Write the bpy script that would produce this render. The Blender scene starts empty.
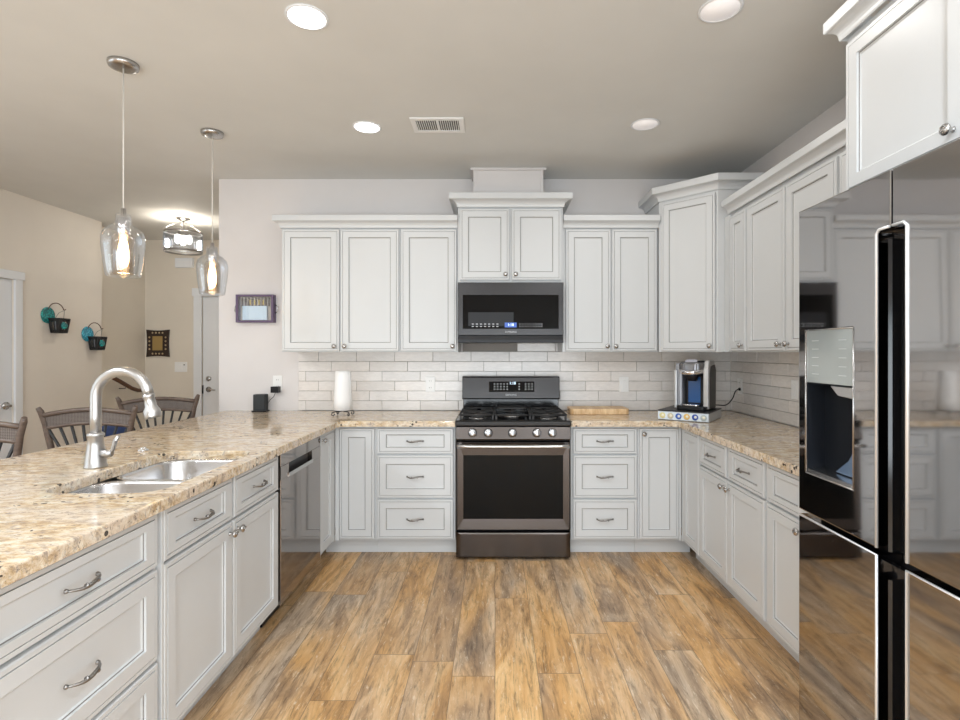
import bpy, bmesh, math, random
from mathutils import Vector, Matrix
random.seed(7)
PI = math.pi
C = bpy.context.scene.collection
sc = bpy.context.scene
# ------------------------------------------------------------------ camera, world, light, exposure
F = 530.0
cam = bpy.data.cameras.new('camera'); camo = bpy.data.objects.new('camera', cam); C.objects.link(camo)
camo.location = (0, 0, 1.37); camo.rotation_euler = (PI/2, 0, 0)
cam.sensor_width = 36; cam.sensor_fit = 'HORIZONTAL'; cam.lens = F*36/960
cam.shift_x = -15/960; cam.shift_y = -8/960; cam.clip_start = .05
sc.camera = camo
w = bpy.data.worlds.new('world'); sc.world = w; w.use_nodes = True
bg = w.node_tree.nodes['Background']; bg.inputs[0].default_value = (.86, .93, 1, 1); bg.inputs[1].default_value = 1.1
sc.view_settings.view_transform = 'Standard'; sc.view_settings.look = 'None'
sc.view_settings.gamma = 1; sc.view_settings.use_curve_mapping = False
sc.view_settings.exposure = 0.05
def area(name, loc, rot, sx, sy, power, col=(1, 1, 1), shape='RECTANGLE'):
    l = bpy.data.lights.new(name, 'AREA'); l.shape = shape; l.size = sx
    if shape == 'RECTANGLE': l.size_y = sy
    l.energy = power; l.color = col
    o = bpy.data.objects.new(name, l); o.location = loc; o.rotation_euler = rot; C.objects.link(o); return o
XR_ = 1.85
# daylight lamps at unseen rear doors and dining windows; side lamp is added fill
area('rear_daylight', (-.3, -2.70, 1.0), (PI/2+.35, 0, 0), 4.0, 1.55, 125, (.86, .94, 1))
area('dining_daylight', (-3.96, .8, 1.45), (0, -PI/2-.3, 0), 1.5, 2.6, 10, (.92, .97, 1))
area('side_fill', (XR_-.04, -1.3, 1.5), (0, PI/2+.15, 0), 1.4, 2.2, 25, (.92, .97, 1))  # added fill lamp for the peninsula fronts and left wall
for cx_, cy_ in ((-.76, .6), (.89, .6), (-.76, -.9), (.89, -.9), (-3.0, 1.3), (-3.0, -.5)): area('room_fill', (cx_, cy_, 2.70), (0, 0, 0), .15, 0, 18 if cx_ > -2 else 32, (.90, .95, 1), 'DISK')  # unseen lamps without fixtures, added as even room fill

# ------------------------------------------------------------------ materials
def mat(name, col, rough=.5, metal=0, emit=None, es=0, spec=.5, coat=0):
    m = bpy.data.materials.new(name); m.use_nodes = True
    b = m.node_tree.nodes['Principled BSDF']
    b.inputs['Base Color'].default_value = (*col, 1); b.inputs['Roughness'].default_value = rough
    b.inputs['Metallic'].default_value = metal; b.inputs['Specular IOR Level'].default_value = spec
    b.inputs['Coat Weight'].default_value = coat
    if emit: b.inputs['Emission Color'].default_value = (*emit, 1); b.inputs['Emission Strength'].default_value = es
    return m
class N:
    def __init__(s, m): s.t = m.node_tree; s.b = s.t.nodes.get('Principled BSDF')
    def n(s, typ, **kw):
        x = s.t.nodes.new(typ)
        for k, v in kw.items():
            if k.startswith('i_'):
                x.inputs[k[2:].replace('_', ' ')].default_value = v
            else: setattr(x, k, v)
        return x
    def l(s, a, b): s.t.links.new(a, b)
    def math(s, op, a, b=None, c=None):
        x = s.t.nodes.new('ShaderNodeMath'); x.operation = op
        for i, v in enumerate((a, b, c)):
            if v is None: continue
            if isinstance(v, (int, float)): x.inputs[i].default_value = v
            else: s.l(v, x.inputs[i])
        return x.outputs[0]
    def mix(s, f, a, b, mode='MIX'):
        x = s.t.nodes.new('ShaderNodeMix'); x.data_type = 'RGBA'; x.blend_type = mode
        for i, v in ((0, f), (6, a), (7, b)):
            if isinstance(v, (int, float)): x.inputs[i].default_value = v
            elif isinstance(v, tuple): x.inputs[i].default_value = (*v, 1)
            else: s.l(v, x.inputs[i])
        return x.outputs[2]
    def ramp(s, f, stops):
        x = s.t.nodes.new('ShaderNodeValToRGB'); e = x.color_ramp.elements
        while len(e) < len(stops): e.new(.5)
        for i, (p, c) in enumerate(stops):
            e[i].position = p; e[i].color = (*c, 1) if isinstance(c, tuple) else (c, c, c, 1)
        s.l(f, x.inputs[0]); return x.outputs[0]
    def noise(s, vec, scale, detail=4, rough=.55, dist=0):
        x = s.n('ShaderNodeTexNoise'); x.inputs['Scale'].default_value = scale; x.inputs['Detail'].default_value = detail
        x.inputs['Roughness'].default_value = rough; x.inputs['Distortion'].default_value = dist
        s.l(vec, x.inputs['Vector']); return x.outputs['Fac']
    def pos(s): return s.n('ShaderNodeNewGeometry').outputs['Position']
    def obj(s): return s.n('ShaderNodeTexCoord').outputs['Object']
    def mapv(s, vec, scale=(1, 1, 1), rot=(0, 0, 0), loc=(0, 0, 0)):
        x = s.n('ShaderNodeMapping'); x.inputs['Scale'].default_value = scale; x.inputs['Rotation'].default_value = rot
        x.inputs['Location'].default_value = loc; s.l(vec, x.inputs['Vector']); return x.outputs[0]
    def bump(s, h, strength, dist=.01):
        x = s.n('ShaderNodeBump'); x.inputs['Strength'].default_value = strength; x.inputs['Distance'].default_value = dist
        s.l(h, x.inputs['Height']); s.l(x.outputs[0], s.b.inputs['Normal'])

def paint(name, col, rough=.6, var=.03, sc_=2.0):
    m = mat(name, col, rough); q = N(m); p = q.obj()
    f = q.noise(p, sc_, 3)
    a = tuple(c*(1-var) for c in col); b = tuple(min(1, c*(1+var)) for c in col)
    q.l(q.ramp(f, [(.3, a), (.7, b)]), q.b.inputs['Base Color'])
    q.bump(q.noise(p, 180, 2), .06, .002)
    return m
M = {}
M['wall'] = paint('wall_paint', (.70, .672, .662))
M['wall2'] = paint('dining_wall_paint', (.76, .705, .635))
M['hall'] = paint('hall_wall_paint', (.74, .68, .59))
M['ceiling'] = paint('ceiling_paint', (.69, .69, .668), .8)
M['white'] = paint('cabinet_paint', (.625, .64, .648), .38, .012)
M['glaze'] = mat('cabinet_glaze_line', (.20, .19, .18), .5)
M['trim'] = paint('trim_paint', (.78, .80, .83), .4, .01)
M['plastic'] = mat('white_plastic', (.85, .85, .84), .3)
M['slot'] = mat('slot_dark', (.05, .05, .05), .5)
M['black'] = mat('black_plastic', (.012, .012, .014), .3, spec=.25)
M['iron'] = mat('cast_iron', (.02, .02, .021), .55)
M['enamel'] = mat('black_enamel', (.008, .008, .009), .12)
M['glassblack'] = mat('black_glass', (.005, .005, .005), .06, spec=.14)
M['chrome'] = mat('chrome', (.78, .78, .80), .12, 1)
M['nickel'] = mat('nickel', (.50, .49, .48), .25, 1)
M['pewter'] = mat('dark_pewter', (.30, .29, .28), .3, 1)
M['knobm'] = mat('range_knob_metal', (.70, .73, .78), .22, 1)
M['paper'] = paint('paper_towel', (.88, .88, .88), .9)
M['blueglow'] = mat('display_blue', (.02, .05, .2), .3, emit=(.05, .18, .8), es=.5)
M['mark'] = mat('panel_print', (.6, .62, .65), .5)
M['display'] = mat('display_white', (.6, .8, 1), .5, emit=(.7, .85, 1), es=1.5)
M['lens'] = mat('downlight_lens', (.9, .9, .9), .5, emit=(1, .97, .92), es=5)
M['lens_dim'] = mat('downlight_lens_dim', (.9, .88, .88), .5, emit=(1, .95, .94), es=.28)
M['bulb'] = mat('bulb_glow', (1, .85, .6), .4, emit=(1, .72, .42), es=14)
M['blue'] = paint('blue_fabric', (.015, .03, .09), .9, .2, 20)
M['silver'] = mat('silver_plastic', (.50, .50, .50), .28, .6)
M['bluelit'] = mat('blue_lit_tone', (.02, .09, .26), .12)  # blue-lit look put into the base colour, no emission
M['smoke'] = mat('smoky_reservoir', (.30, .31, .34), .12)

def brushed(name, col, rough=.25, sc_=(2, 2, 200), amt=.08):
    m = mat(name, col, rough, 1); q = N(m)
    f = q.noise(q.mapv(q.obj(), sc_), 1.0, 3)
    q.l(q.ramp(f, [(.3, rough-amt), (.7, rough+amt)]), q.b.inputs['Roughness'])
    return m
M['bstain'] = brushed('black_stainless', (.105, .092, .086), .26, (2, 3, 260), .005)
M['bstain2'] = brushed('black_stainless_panel', (.048, .046, .046), .26, (2, 3, 260), .005)
M['steel'] = brushed('brushed_steel', (.62, .62, .63), .24, (3, 3, 3), .02)
M['faucet'] = brushed('brushed_nickel_faucet', (.50, .49, .48), .33, (4, 4, 4), .005)
def fridge_mat(name, col, r=.07):
    m = mat(name, col, r, 1); q = N(m)
    q.bump(q.noise(q.mapv(q.pos(), (1, 1.2, .8)), 2.2, 2), .05, .02)
    return m
M['fridge'] = fridge_mat('fridge_black_steel', (.43, .42, .42), .045)
M['dish'] = fridge_mat('dishwasher_black_steel', (.30, .27, .25), .07)
# glass: fresnel mix of clear and gloss
def thin_glass(name, tint, ior=1.5, rough=.02, base=0.0):
    m = bpy.data.materials.new(name); m.use_nodes = True; t = m.node_tree
    t.nodes.remove(t.nodes['Principled BSDF'])
    tr = t.nodes.new('ShaderNodeBsdfTransparent'); tr.inputs[0].default_value = (*tint, 1)
    gl = t.nodes.new('ShaderNodeBsdfGlossy'); gl.inputs['Roughness'].default_value = rough
    lw = t.nodes.new('ShaderNodeLayerWeight'); lw.inputs[0].default_value = .25
    ad = t.nodes.new('ShaderNodeMath'); ad.operation = 'MULTIPLY_ADD'; ad.inputs[1].default_value = .9; ad.inputs[2].default_value = base
    mx = t.nodes.new('ShaderNodeMixShader')
    t.links.new(lw.outputs['Facing'], ad.inputs[0]); t.links.new(ad.outputs[0], mx.inputs[0])
    t.links.new(tr.outputs[0], mx.inputs[1]); t.links.new(gl.outputs[0], mx.inputs[2])
    t.links.new(mx.outputs[0], t.nodes['Material Output'].inputs[0]); return m
M['glass'] = thin_glass('clear_glass', (.93, .96, 1), base=.10)
M['pane'] = thin_glass('window_glass', (.98, 1, 1), base=.02)

# floor planks
def floor_material():
    m = mat('plank_floor', (.5, .35, .2), .38); q = N(m); p = q.pos()
    sp = q.n('ShaderNodeSeparateXYZ'); q.l(p, sp.inputs[0]); X, Y = sp.outputs[0], sp.outputs[1]
    Wd, L = .182, 1.22
    u = q.math('DIVIDE', X, Wd); ix = q.math('FLOOR', u); fu = q.math('FRACT', u)
    wn = q.n('ShaderNodeTexWhiteNoise', noise_dimensions='1D'); q.l(ix, wn.inputs['W'])
    v = q.math('ADD', q.math('DIVIDE', Y, L), wn.outputs['Value']); iy = q.math('FLOOR', v); fv = q.math('FRACT', v)
    cb = q.n('ShaderNodeCombineXYZ'); q.l(ix, cb.inputs[0]); q.l(iy, cb.inputs[1])
    w2 = q.n('ShaderNodeTexWhiteNoise', noise_dimensions='2D'); q.l(cb.outputs[0], w2.inputs['Vector'])
    rid = w2.outputs['Value']; rc = w2.outputs['Color']
    off = q.n('ShaderNodeVectorMath', operation='SCALE'); off.inputs['Scale'].default_value = 37; q.l(rc, off.inputs[0])
    ad = q.n('ShaderNodeVectorMath', operation='ADD'); q.l(p, ad.inputs[0]); q.l(off.outputs[0], ad.inputs[1]); pv = ad.outputs[0]
    n1 = q.noise(q.mapv(pv, (5.0, .95, 1)), 1.6, 8, .68, 1.1)       # broad streaks
    n2 = q.noise(q.mapv(pv, (24, 2.6, 1)), 1.7, 8, .74, .9)        # grain
    n3 = q.noise(q.mapv(pv, (3.0, .8, 1)), 1.3, 3, .5, .4)       # hue patches
    n4 = q.noise(q.mapv(pv, (70, 12, 1)), 1, 6, .8, .4)
    base = q.ramp(n1, [(.28, (.20, .13, .08)), (.40, (.42, .265, .145)), (.54, (.68, .455, .255)), (.70, (.86, .66, .44))])
    gold = q.ramp(n1, [(.28, (.30, .165, .07)), (.48, (.68, .38, .14)), (.7, (.86, .58, .28))])
    grey = q.ramp(n1, [(.3, (.19, .145, .11)), (.48, (.40, .31, .23)), (.7, (.66, .55, .43))])
    c = q.mix(q.ramp(n3, [(.46, 0.0), (.62, .85)]), base, gold)
    c = q.mix(q.ramp(n3, [(.34, .8), (.46, 0.0)]), c, grey)
    c = q.mix(q.ramp(rid, [(0.0, .40), (.5, 0.0)]), c, (.36, .25, .17))
    c = q.mix(.8, c, q.ramp(n2, [(.36, .42), (.5, .95), (.68, 1.0)]), 'MULTIPLY')
    c = q.mix(q.ramp(n4, [(.57, 0.0), (.66, .6)]), c, (.88, .77, .60))
    c = q.mix(q.ramp(q.math('MULTIPLY', n4, n2), [(.14, .5), (.20, 0.0)]), c, (.14, .085, .05))
    def edge(f, wd):
        a = q.math('MINIMUM', f, q.math('SUBTRACT', 1.0, f)); return q.math('LESS_THAN', a, wd)
    s = q.math('MAXIMUM', edge(fu, .008), edge(fv, .0014))
    c = q.mix(q.math('MULTIPLY', s, .6), c, (.09, .06, .04))
    q.l(c, q.b.inputs['Base Color'])
    q.l(q.ramp(n2, [(.3, .50), (.7, .36)]), q.b.inputs['Roughness'])
    q.bump(q.math('SUBTRACT', n2, q.math('MULTIPLY', s, 1.0)), .10, .003)
    return m
M['floor'] = floor_material()
def granite():
    m = mat('granite', (.8, .7, .6), .08, coat=.0); q = N(m); p = q.pos()
    r = q.mapv(p, (1, 2.3, 2.4), (0, 0, -.45))
    n1 = q.noise(r, 17, 8, .75, .35); n2 = q.noise(q.mapv(p, (1, 1.7, 1.5), (0, 0, -.4)), 46, 5, .7, .3)
    n3 = q.noise(r, 2.4, 4, .6, .6); n5 = q.noise(q.mapv(p, (1, 2.0, 1), (0, 0, -.5), (4, 2, 1)), 28, 6, .75, .5)
    c = q.ramp(n1, [(.32, (.24, .155, .09)), (.43, (.54, .38, .215)), (.51, (.69, .55, .375)), (.62, (.82, .75, .62))])
    c = q.mix(q.ramp(n3, [(.44, 0.0), (.62, .55)]), c, (.74, .65, .56))
    c = q.mix(q.ramp(n5, [(.52, 0.0), (.63, .85)]), c, (.33, .27, .235))
    c = q.mix(q.ramp(n5, [(.28, .65), (.38, 0.0)]), c, (.60, .37, .15))
    c = q.mix(q.ramp(n2, [(.58, 0.0), (.66, .85)]), c, (.15, .11, .09))
    vo = q.n('ShaderNodeTexVoronoi'); vo.inputs['Scale'].default_value = 38; q.l(p, vo.inputs['Vector'])
    blk = q.math('MULTIPLY', q.math('LESS_THAN', vo.outputs['Distance'], .30), q.math('GREATER_THAN', q.noise(p, 9, 2), .60))
    c = q.mix(q.math('MULTIPLY', blk, .92), c, (.03, .025, .025))
    q.l(c, q.b.inputs['Base Color'])
    q.l(q.ramp(n2, [(.4, .05), (.7, .12)]), q.b.inputs['Roughness'])
    return m
M['granite'] = granite()
def wood(name, a, b, sc_=(4, 40, 40), rough=.45):
    m = mat(name, a, rough); q = N(m); f = q.noise(q.mapv(q.obj(), sc_), 1.5, 5, .6, .5)
    q.l(q.ramp(f, [(.3, a), (.7, b)]), q.b.inputs['Base Color']); return m
M['board'] = wood('maple_block', (.60, .36, .17), (.86, .64, .38), (26, 2, 8))
M['rattan'] = wood('dark_brown_wood', (.075, .05, .04), (.15, .11, .085), (10, 10, 30), .4)
M['rail'] = wood('handrail_wood', (.06, .025, .012), (.14, .06, .03))
def woven():
    m = mat('woven_band', (.12, .09, .07), .6); q = N(m); p = q.mapv(q.obj(), (1, 1, 1), (0, .785, 0))
    w1 = q.n('ShaderNodeTexChecker'); w1.inputs['Scale'].default_value = 190; q.l(p, w1.inputs[0])
    w1.inputs[1].default_value = (.05, .035, .03, 1); w1.inputs[2].default_value = (.20, .17, .15, 1)
    q.l(w1.outputs[0], q.b.inputs['Base Color']); return m
M['woven'] = woven()
def tile_mat():
    m = mat('glazed_tile', (.7, .66, .62), .22); q = N(m)
    at = q.n('ShaderNodeVertexColor'); at.layer_name = 'tint'
    f = q.noise(q.mapv(q.pos(), (3, 3, 10)), 7, 4, .6, .6)
    c = q.mix(.5, at.outputs[0], q.ramp(f, [(.3, .78), (.7, 1.0)]), 'MULTIPLY')
    q.l(c, q.b.inputs['Base Color']); q.bump(q.noise(q.mapv(q.pos(), (1, 1, 2)), 14, 3), .25, .006); return m
M['tile'] = tile_mat()
M['grout'] = paint('grout', (.30, .28, .26), .9)
def glassmosaic(name, a, b):
    m = mat(name, a, .2); q = N(m)
    vo = q.n('ShaderNodeTexVoronoi'); vo.inputs['Scale'].default_value = 55; q.l(q.obj(), vo.inputs['Vector'])
    q.l(q.ramp(vo.outputs['Distance'], [(.25, a), (.6, b)]), q.b.inputs['Base Color']); return m
M['teal'] = glassmosaic('teal_mosaic_glass', (.03, .42, .40), (.02, .16, .17))
M['aqua'] = glassmosaic('aqua_mosaic_glass', (.10, .55, .72), (.03, .25, .38))

# ------------------------------------------------------------------ mesh helpers
def BM(): return bmesh.new()
def box(bm, x0, x1, y0, y1, z0, z1, bev=0, seg=2, mi=0):
    t = BM(); bmesh.ops.create_cube(t, size=1)
    for v in t.verts:
        v.co = Vector((x0+(v.co.x+.5)*(x1-x0), y0+(v.co.y+.5)*(y1-y0), z0+(v.co.z+.5)*(z1-z0)))
    if bev: bmesh.ops.bevel(t, geom=t.edges[:], offset=bev, segments=seg, affect='EDGES', profile=.5)
    merge(bm, t, mi); return bm
def merge(bm, t, mi=0, mtx=None):
    t.verts.index_update(); vs = [bm.verts.new(mtx @ v.co if mtx else v.co) for v in t.verts]
    for f in t.faces:
        try: nf = bm.faces.new([vs[v.index] for v in f.verts]); nf.material_index = mi; nf.smooth = f.smooth
        except ValueError: pass
    t.free()
def tube(bm, pts, r, seg=10, mi=0, caps=True, flat=None):
    pts = [Vector(p) for p in pts]; n = len(pts)
    rr = r if isinstance(r, (list, tuple)) else [r]*n
    rings = []; up = None
    for i, p in enumerate(pts):
        d = (pts[min(i+1, n-1)]-pts[max(i-1, 0)]).normalized()
        if up is None:
            up = Vector((0, 0, 1)) if abs(d.z) < .9 else Vector((1, 0, 0))
        a = d.cross(up).normalized(); b = a.cross(d).normalized(); up = b
        fa, fb = (1, 1) if flat is None else flat
        rings.append([bm.verts.new(p+(a*math.cos(2*PI*k/seg)*fa+b*math.sin(2*PI*k/seg)*fb)*rr[i]) for k in range(seg)])
    for i in range(n-1):
        for k in range(seg):
            f = bm.faces.new([rings[i][k], rings[i][(k+1) % seg], rings[i+1][(k+1) % seg], rings[i+1][k]]); f.smooth = True; f.material_index = mi
    if caps:
        for rg in (rings[0], rings[-1]): f = bm.faces.new(rg); f.material_index = mi
def lathe(bm, prof, mtx=None, seg=24, mi=0, smooth=True):
    rings = []
    for r, z in prof:
        if r < 1e-6: rings.append([bm.verts.new(Vector((0, 0, z)) if not mtx else mtx @ Vector((0, 0, z)))])
        else:
            rings.append([])
            for k in range(seg):
                v = Vector((r*math.cos(2*PI*k/seg), r*math.sin(2*PI*k/seg), z)); rings[-1].append(bm.verts.new(mtx @ v if mtx else v))
    for a, b in zip(rings, rings[1:]):
        for k in range(seg):
            k2 = (k+1) % seg
            if len(a) == 1 and len(b) == 1: continue
            if len(a) == 1: vs = [a[0], b[k2], b[k]]
            elif len(b) == 1: vs = [a[k], a[k2], b[0]]
            else: vs = [a[k], a[k2], b[k2], b[k]]
            f = bm.faces.new(vs); f.smooth = smooth; f.material_index = mi
def prism(bm, poly, a0, a1, axis='z', mi=0, bev=0):
    t = BM()
    def P(u, v, a): return {'z': (u, v, a), 'y': (u, a, v), 'x': (a, u, v)}[axis]
    lo = [t.verts.new(P(u, v, a0)) for u, v in poly]; hi = [t.verts.new(P(u, v, a1)) for u, v in poly]
    t.faces.new(lo); t.faces.new(hi); n = len(poly)
    for i in range(n): t.faces.new([lo[i], lo[(i+1) % n], hi[(i+1) % n], hi[i]])
    bmesh.ops.recalc_face_normals(t, faces=t.faces[:])
    if bev: bmesh.ops.bevel(t, geom=t.edges[:], offset=bev, segments=2, affect='EDGES', profile=.5)
    merge(bm, t, mi)
def rrect(x0, x1, y0, y1, r, n=5):
    out = []
    for cx, cy, a in ((x1-r, y1-r, 0), (x0+r, y1-r, 90), (x0+r, y0+r, 180), (x1-r, y0+r, 270)):
        for k in range(n+1):
            t = math.radians(a+90*k/n); out.append((cx+r*math.cos(t), cy+r*math.sin(t)))
    return out
def rings(bm, x0, x1, z0, z1, prof, mats=None):
    """nested rectangle front (faces -Y): prof = (inset_x, inset_z, y)"""
    rs = []
    for ix, iz, y in prof:
        rs.append([bm.verts.new((a, y, b)) for a, b in ((x0+ix, z0+iz), (x1-ix, z0+iz), (x1-ix, z1-iz), (x0+ix, z1-iz))])
    for i, (a, b) in enumerate(zip(rs, rs[1:])):
        for k in range(4):
            f = bm.faces.new([a[k], a[(k+1) % 4], b[(k+1) % 4], b[k]]); f.material_index = mats[i] if mats else 0
    bm.faces.new(rs[-1]); bm.faces.new(rs[0][::-1])
def sweep(bm, path, prof, side=1):
    """profile (out, z) along an open xy path; out is to the right of travel when side=1"""
    n = len(path); P = [Vector((*p, 0)) for p in path]; rs = []
    for i in range(n):
        ds = []
        if i > 0: ds.append((P[i]-P[i-1]).normalized())
        if i < n-1: ds.append((P[i+1]-P[i]).normalized())
        ns = [Vector((d.y, -d.x, 0))*side for d in ds]
        nm = sum(ns, Vector()).normalized(); k = 1/max(.2, nm.dot(ns[0]))
        rs.append([bm.verts.new(P[i]+nm*k*o+Vector((0, 0, z))) for o, z in prof])
    m = len(prof)
    for a, b in zip(rs, rs[1:]):
        for k in range(m): bm.faces.new([a[k], a[(k+1) % m], b[(k+1) % m], b[k]])
    bm.faces.new(rs[0]); bm.faces.new(rs[-1][::-1])
def obj(name, bm, m, parent=None, loc=None, rot=None, smooth=None, kind=None):
    bmesh.ops.recalc_face_normals(bm, faces=bm.faces[:])
    me = bpy.data.meshes.new(name); bm.to_mesh(me); bm.free()
    for x in (m if isinstance(m, (list, tuple)) else [m]): me.materials.append(M[x] if isinstance(x, str) else x)
    o = bpy.data.objects.new(name, me); C.objects.link(o)
    if parent: o.parent = parent
    if loc: o.location = loc
    if rot: o.rotation_euler = rot
    if kind: o['kind'] = kind
    return o
def thing(name, label, cat, loc=(0, 0, 0), rotz=0, group=None):
    o = bpy.data.objects.new(name, None); C.objects.link(o); o.empty_display_size = .05
    o.location = loc; o.rotation_euler = (0, 0, rotz); o['label'] = label; o['category'] = cat
    if group: o['group'] = group
    return o
def tag(o, label, cat, group=None):
    o['label'] = label; o['category'] = cat
    if group: o['group'] = group
    return o
def dup(root, loc, rotz, label):
    r = root.copy(); C.objects.link(r); r.location = loc; r.rotation_euler = (0, 0, rotz); r['label'] = label
    def rec(s, d):
        for ch in list(s.children):
            c = ch.copy(); C.objects.link(c); c.parent = d; rec(ch, c)
    rec(root, r); return r
def struct(name, bm, m): return obj(name, bm, m, kind='structure')
def text(name, s, size, m, parent, mtx, ext=.0004):
    cu = bpy.data.curves.new(name, 'FONT'); cu.body = s; cu.size = size; cu.align_x = 'CENTER'; cu.align_y = 'CENTER'; cu.extrude = ext; cu.resolution_u = 3
    t = bpy.data.objects.new(name+'_tmp', cu); C.objects.link(t); bpy.context.view_layer.update()
    me = bpy.data.meshes.new_from_object(t.evaluated_get(bpy.context.evaluated_depsgraph_get()))
    bpy.data.objects.remove(t); me.transform(mtx); me.materials.clear(); me.materials.append(M[m])
    o = bpy.data.objects.new(name, me); C.objects.link(o); o.parent = parent; return o
FRONT = Matrix.Rotation(PI/2, 4, 'X')   # text standing up and facing -Y

# ------------------------------------------------------------------ room shell
YB, XR, H = 4.14, 1.85, 2.72
XL, XE = -4.08, -2.156
YN, YF = -2.8, 6.39
struct('floor', box(BM(), -4.5, XR+.1, YN-.1, 6.6, -.06, 0), 'floor')
struct('ceiling', box(BM(), -4.5, XR+.1, YN-.1, 6.6, H, H+.08), 'ceiling')
struct('wall_back', box(BM(), XE, XR+.1, YB, YB+.12, 0, H), 'wall')
b = BM(); box(b, XR, XR+.1, -.2, YB, 0, H); box(b, XR, XR+.1, YN, -2.4, 0, H); box(b, XR, XR+.1, -2.4, -.2, 0, .8); box(b, XR, XR+.1, -2.4, -.2, 2.2, H); struct('wall_right', b, 'wall')
struct('wall_hall_end', box(BM(), XE, XE+.12, YB+.12, YF, 0, H), 'hall')
b = BM()
DZ = 1.985; DY0, DY1 = 3.62, 4.49
WA, WB = -.6, 2.2
box(b, XL-.12, XL, YN, WA, 0, H); box(b, XL-.12, XL, WA, WB, 0, .7); box(b, XL-.12, XL, WA, WB, 2.2, H)
box(b, XL-.12, XL, WB, DY0, 0, H); box(b, XL-.12, XL, DY0, DY1, DZ, H); box(b, XL-.12, XL, DY1, 5.5, 0, H)
struct('wall_left', b, 'wall2')
struct('wall_left_recess', box(BM(), -4.32, -4.22, 5.5, YF, 0, H), 'hall')
struct('wall_hall', box(BM(), -4.32, XE+.12, YF, YF+.1, 0, H), 'hall')
b = BM(); box(b, -4.2, -2.35, YN-.1, YN, 0, H); box(b, 1.75, XR+.1, YN-.1, YN, 0, H); box(b, -2.35, 1.75, YN-.1, YN, 1.85, H); box(b, -2.35, 1.75, YN-.1, YN, 0, .12)
struct('wall_rear', b, 'wall')
def window(name, x0, x1, z0, z1, n, place):
    t = bpy.data.objects.new(name, None); C.objects.link(t); t['kind'] = 'structure'
    b = BM()
    for i in range(n+1):
        x = x0+(x1-x0)*i/n; box(b, max(x0, x-.035), min(x1, x+.035), -.03, .03, z0, z1)
    box(b, x0, x1, -.031, .031, z0, z0+.07); box(b, x0, x1, -.031, .031, z1-.07, z1)
    obj('window_frame', b, 'trim', t); obj('glass_pane', box(BM(), x0+.03, x1-.03, -.003, .003, z0+.05, z1-.05), 'pane', t)
    t.location, t.rotation_euler = place
window('window_1', -2.35, 1.75, .12, 1.85, 4, ((0, YN-.05, 0), (0, 0, 0)))
window('added_window', -2.4, -.2, .8, 2.2, 2, ((XR+.05, 0, 0), (0, 0, PI/2)))  # unseen opening added on the right wall for the side fill lamp
window('window_2', WA, WB, .7, 2.2, 3, ((XL-.06, 0, 0), (0, 0, PI/2)))
# door in the dining room wall
def casing(name, w_, h, tw, th=.02):
    b = BM(); box(b, -tw, 0, -th, 0, 0, h, .003); box(b, w_, w_+tw, -th, 0, 0, h, .003); box(b, -tw-.015, w_+tw+.015, -th-.006, 0, h, h+tw, .003)
    return b
def room_door(name, loc, rz, w_, h, handle_x, cw, panels):
    t = bpy.data.objects.new(name, None); C.objects.link(t); t['kind'] = 'structure'; t.location = loc; t.rotation_euler = (0, 0, rz)
    obj('door_casing', casing('c', w_, h, cw), 'trim', t)
    b = BM(); box(b, .004, w_-.004, .012, .05, .01, h-.004)
    for (px0, px1, pz0, pz1) in panels: rings(b, px0, px1, pz0, pz1, [(0, 0, .013), (0, 0, .011), (.012, .012, .004), (.03, .03, .004), (.045, .045, .010)])
    d = obj('door_leaf', b, 'trim', t)
    b = BM(); lathe(b, [(.0, 0), (.033, 0), (.033, .008), (.012, .012), (.012, .045), (0, .045)], Matrix.Translation((handle_x, .012, .92)) @ Matrix.Rotation(PI/2, 4, 'X'), 16)
    s = 1 if handle_x < w_/2 else -1
    tube(b, [(handle_x, -.033, .92), (handle_x+s*.04, -.036, .922), (handle_x+s*.10, -.034, .915)], [.011, .009, .006], 8)
    obj('door_handle', b, 'nickel', d)
    return t, d
room_door('door_1', (XL, DY0, 0), PI/2, DY1-DY0, DZ, .81, .07, [(.12, .40, .2, .9), (.47, .75, .2, .9), (.12, .40, 1.0, 1.9), (.47, .75, 1.0, 1.9)])
t, d = room_door('door_2', (-3.52, YF-.02, 0), 0, .92, 2.04, .075, .095, [])
b = BM(); lathe(b, [(0, 0), (.03, 0), (.03, .012), (.022, .02), (0, .02)], Matrix.Translation((.075, .012, 1.05)) @ Matrix.Rotation(PI/2, 4, 'X'), 16); obj('deadbolt', b, 'nickel', d)
b = BM(); box(b, -.006, .01, -.004, .012, .87, .97); obj('strike_plate', b, 'black', d)
b = BM(); box(b, XE-.012, XE, YB, YF, 0, .12); struct('baseboard_hall', b, 'trim')
b = BM(); box(b, XL, XL+.012, DY1+.08, 5.5, 0, .12); struct('baseboard_left', b, 'trim')
b = BM(); box(b, -4.20, -3.63, YF-.012, YF, 0, .12); struct('baseboard_hall_back', b, 'trim')

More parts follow.
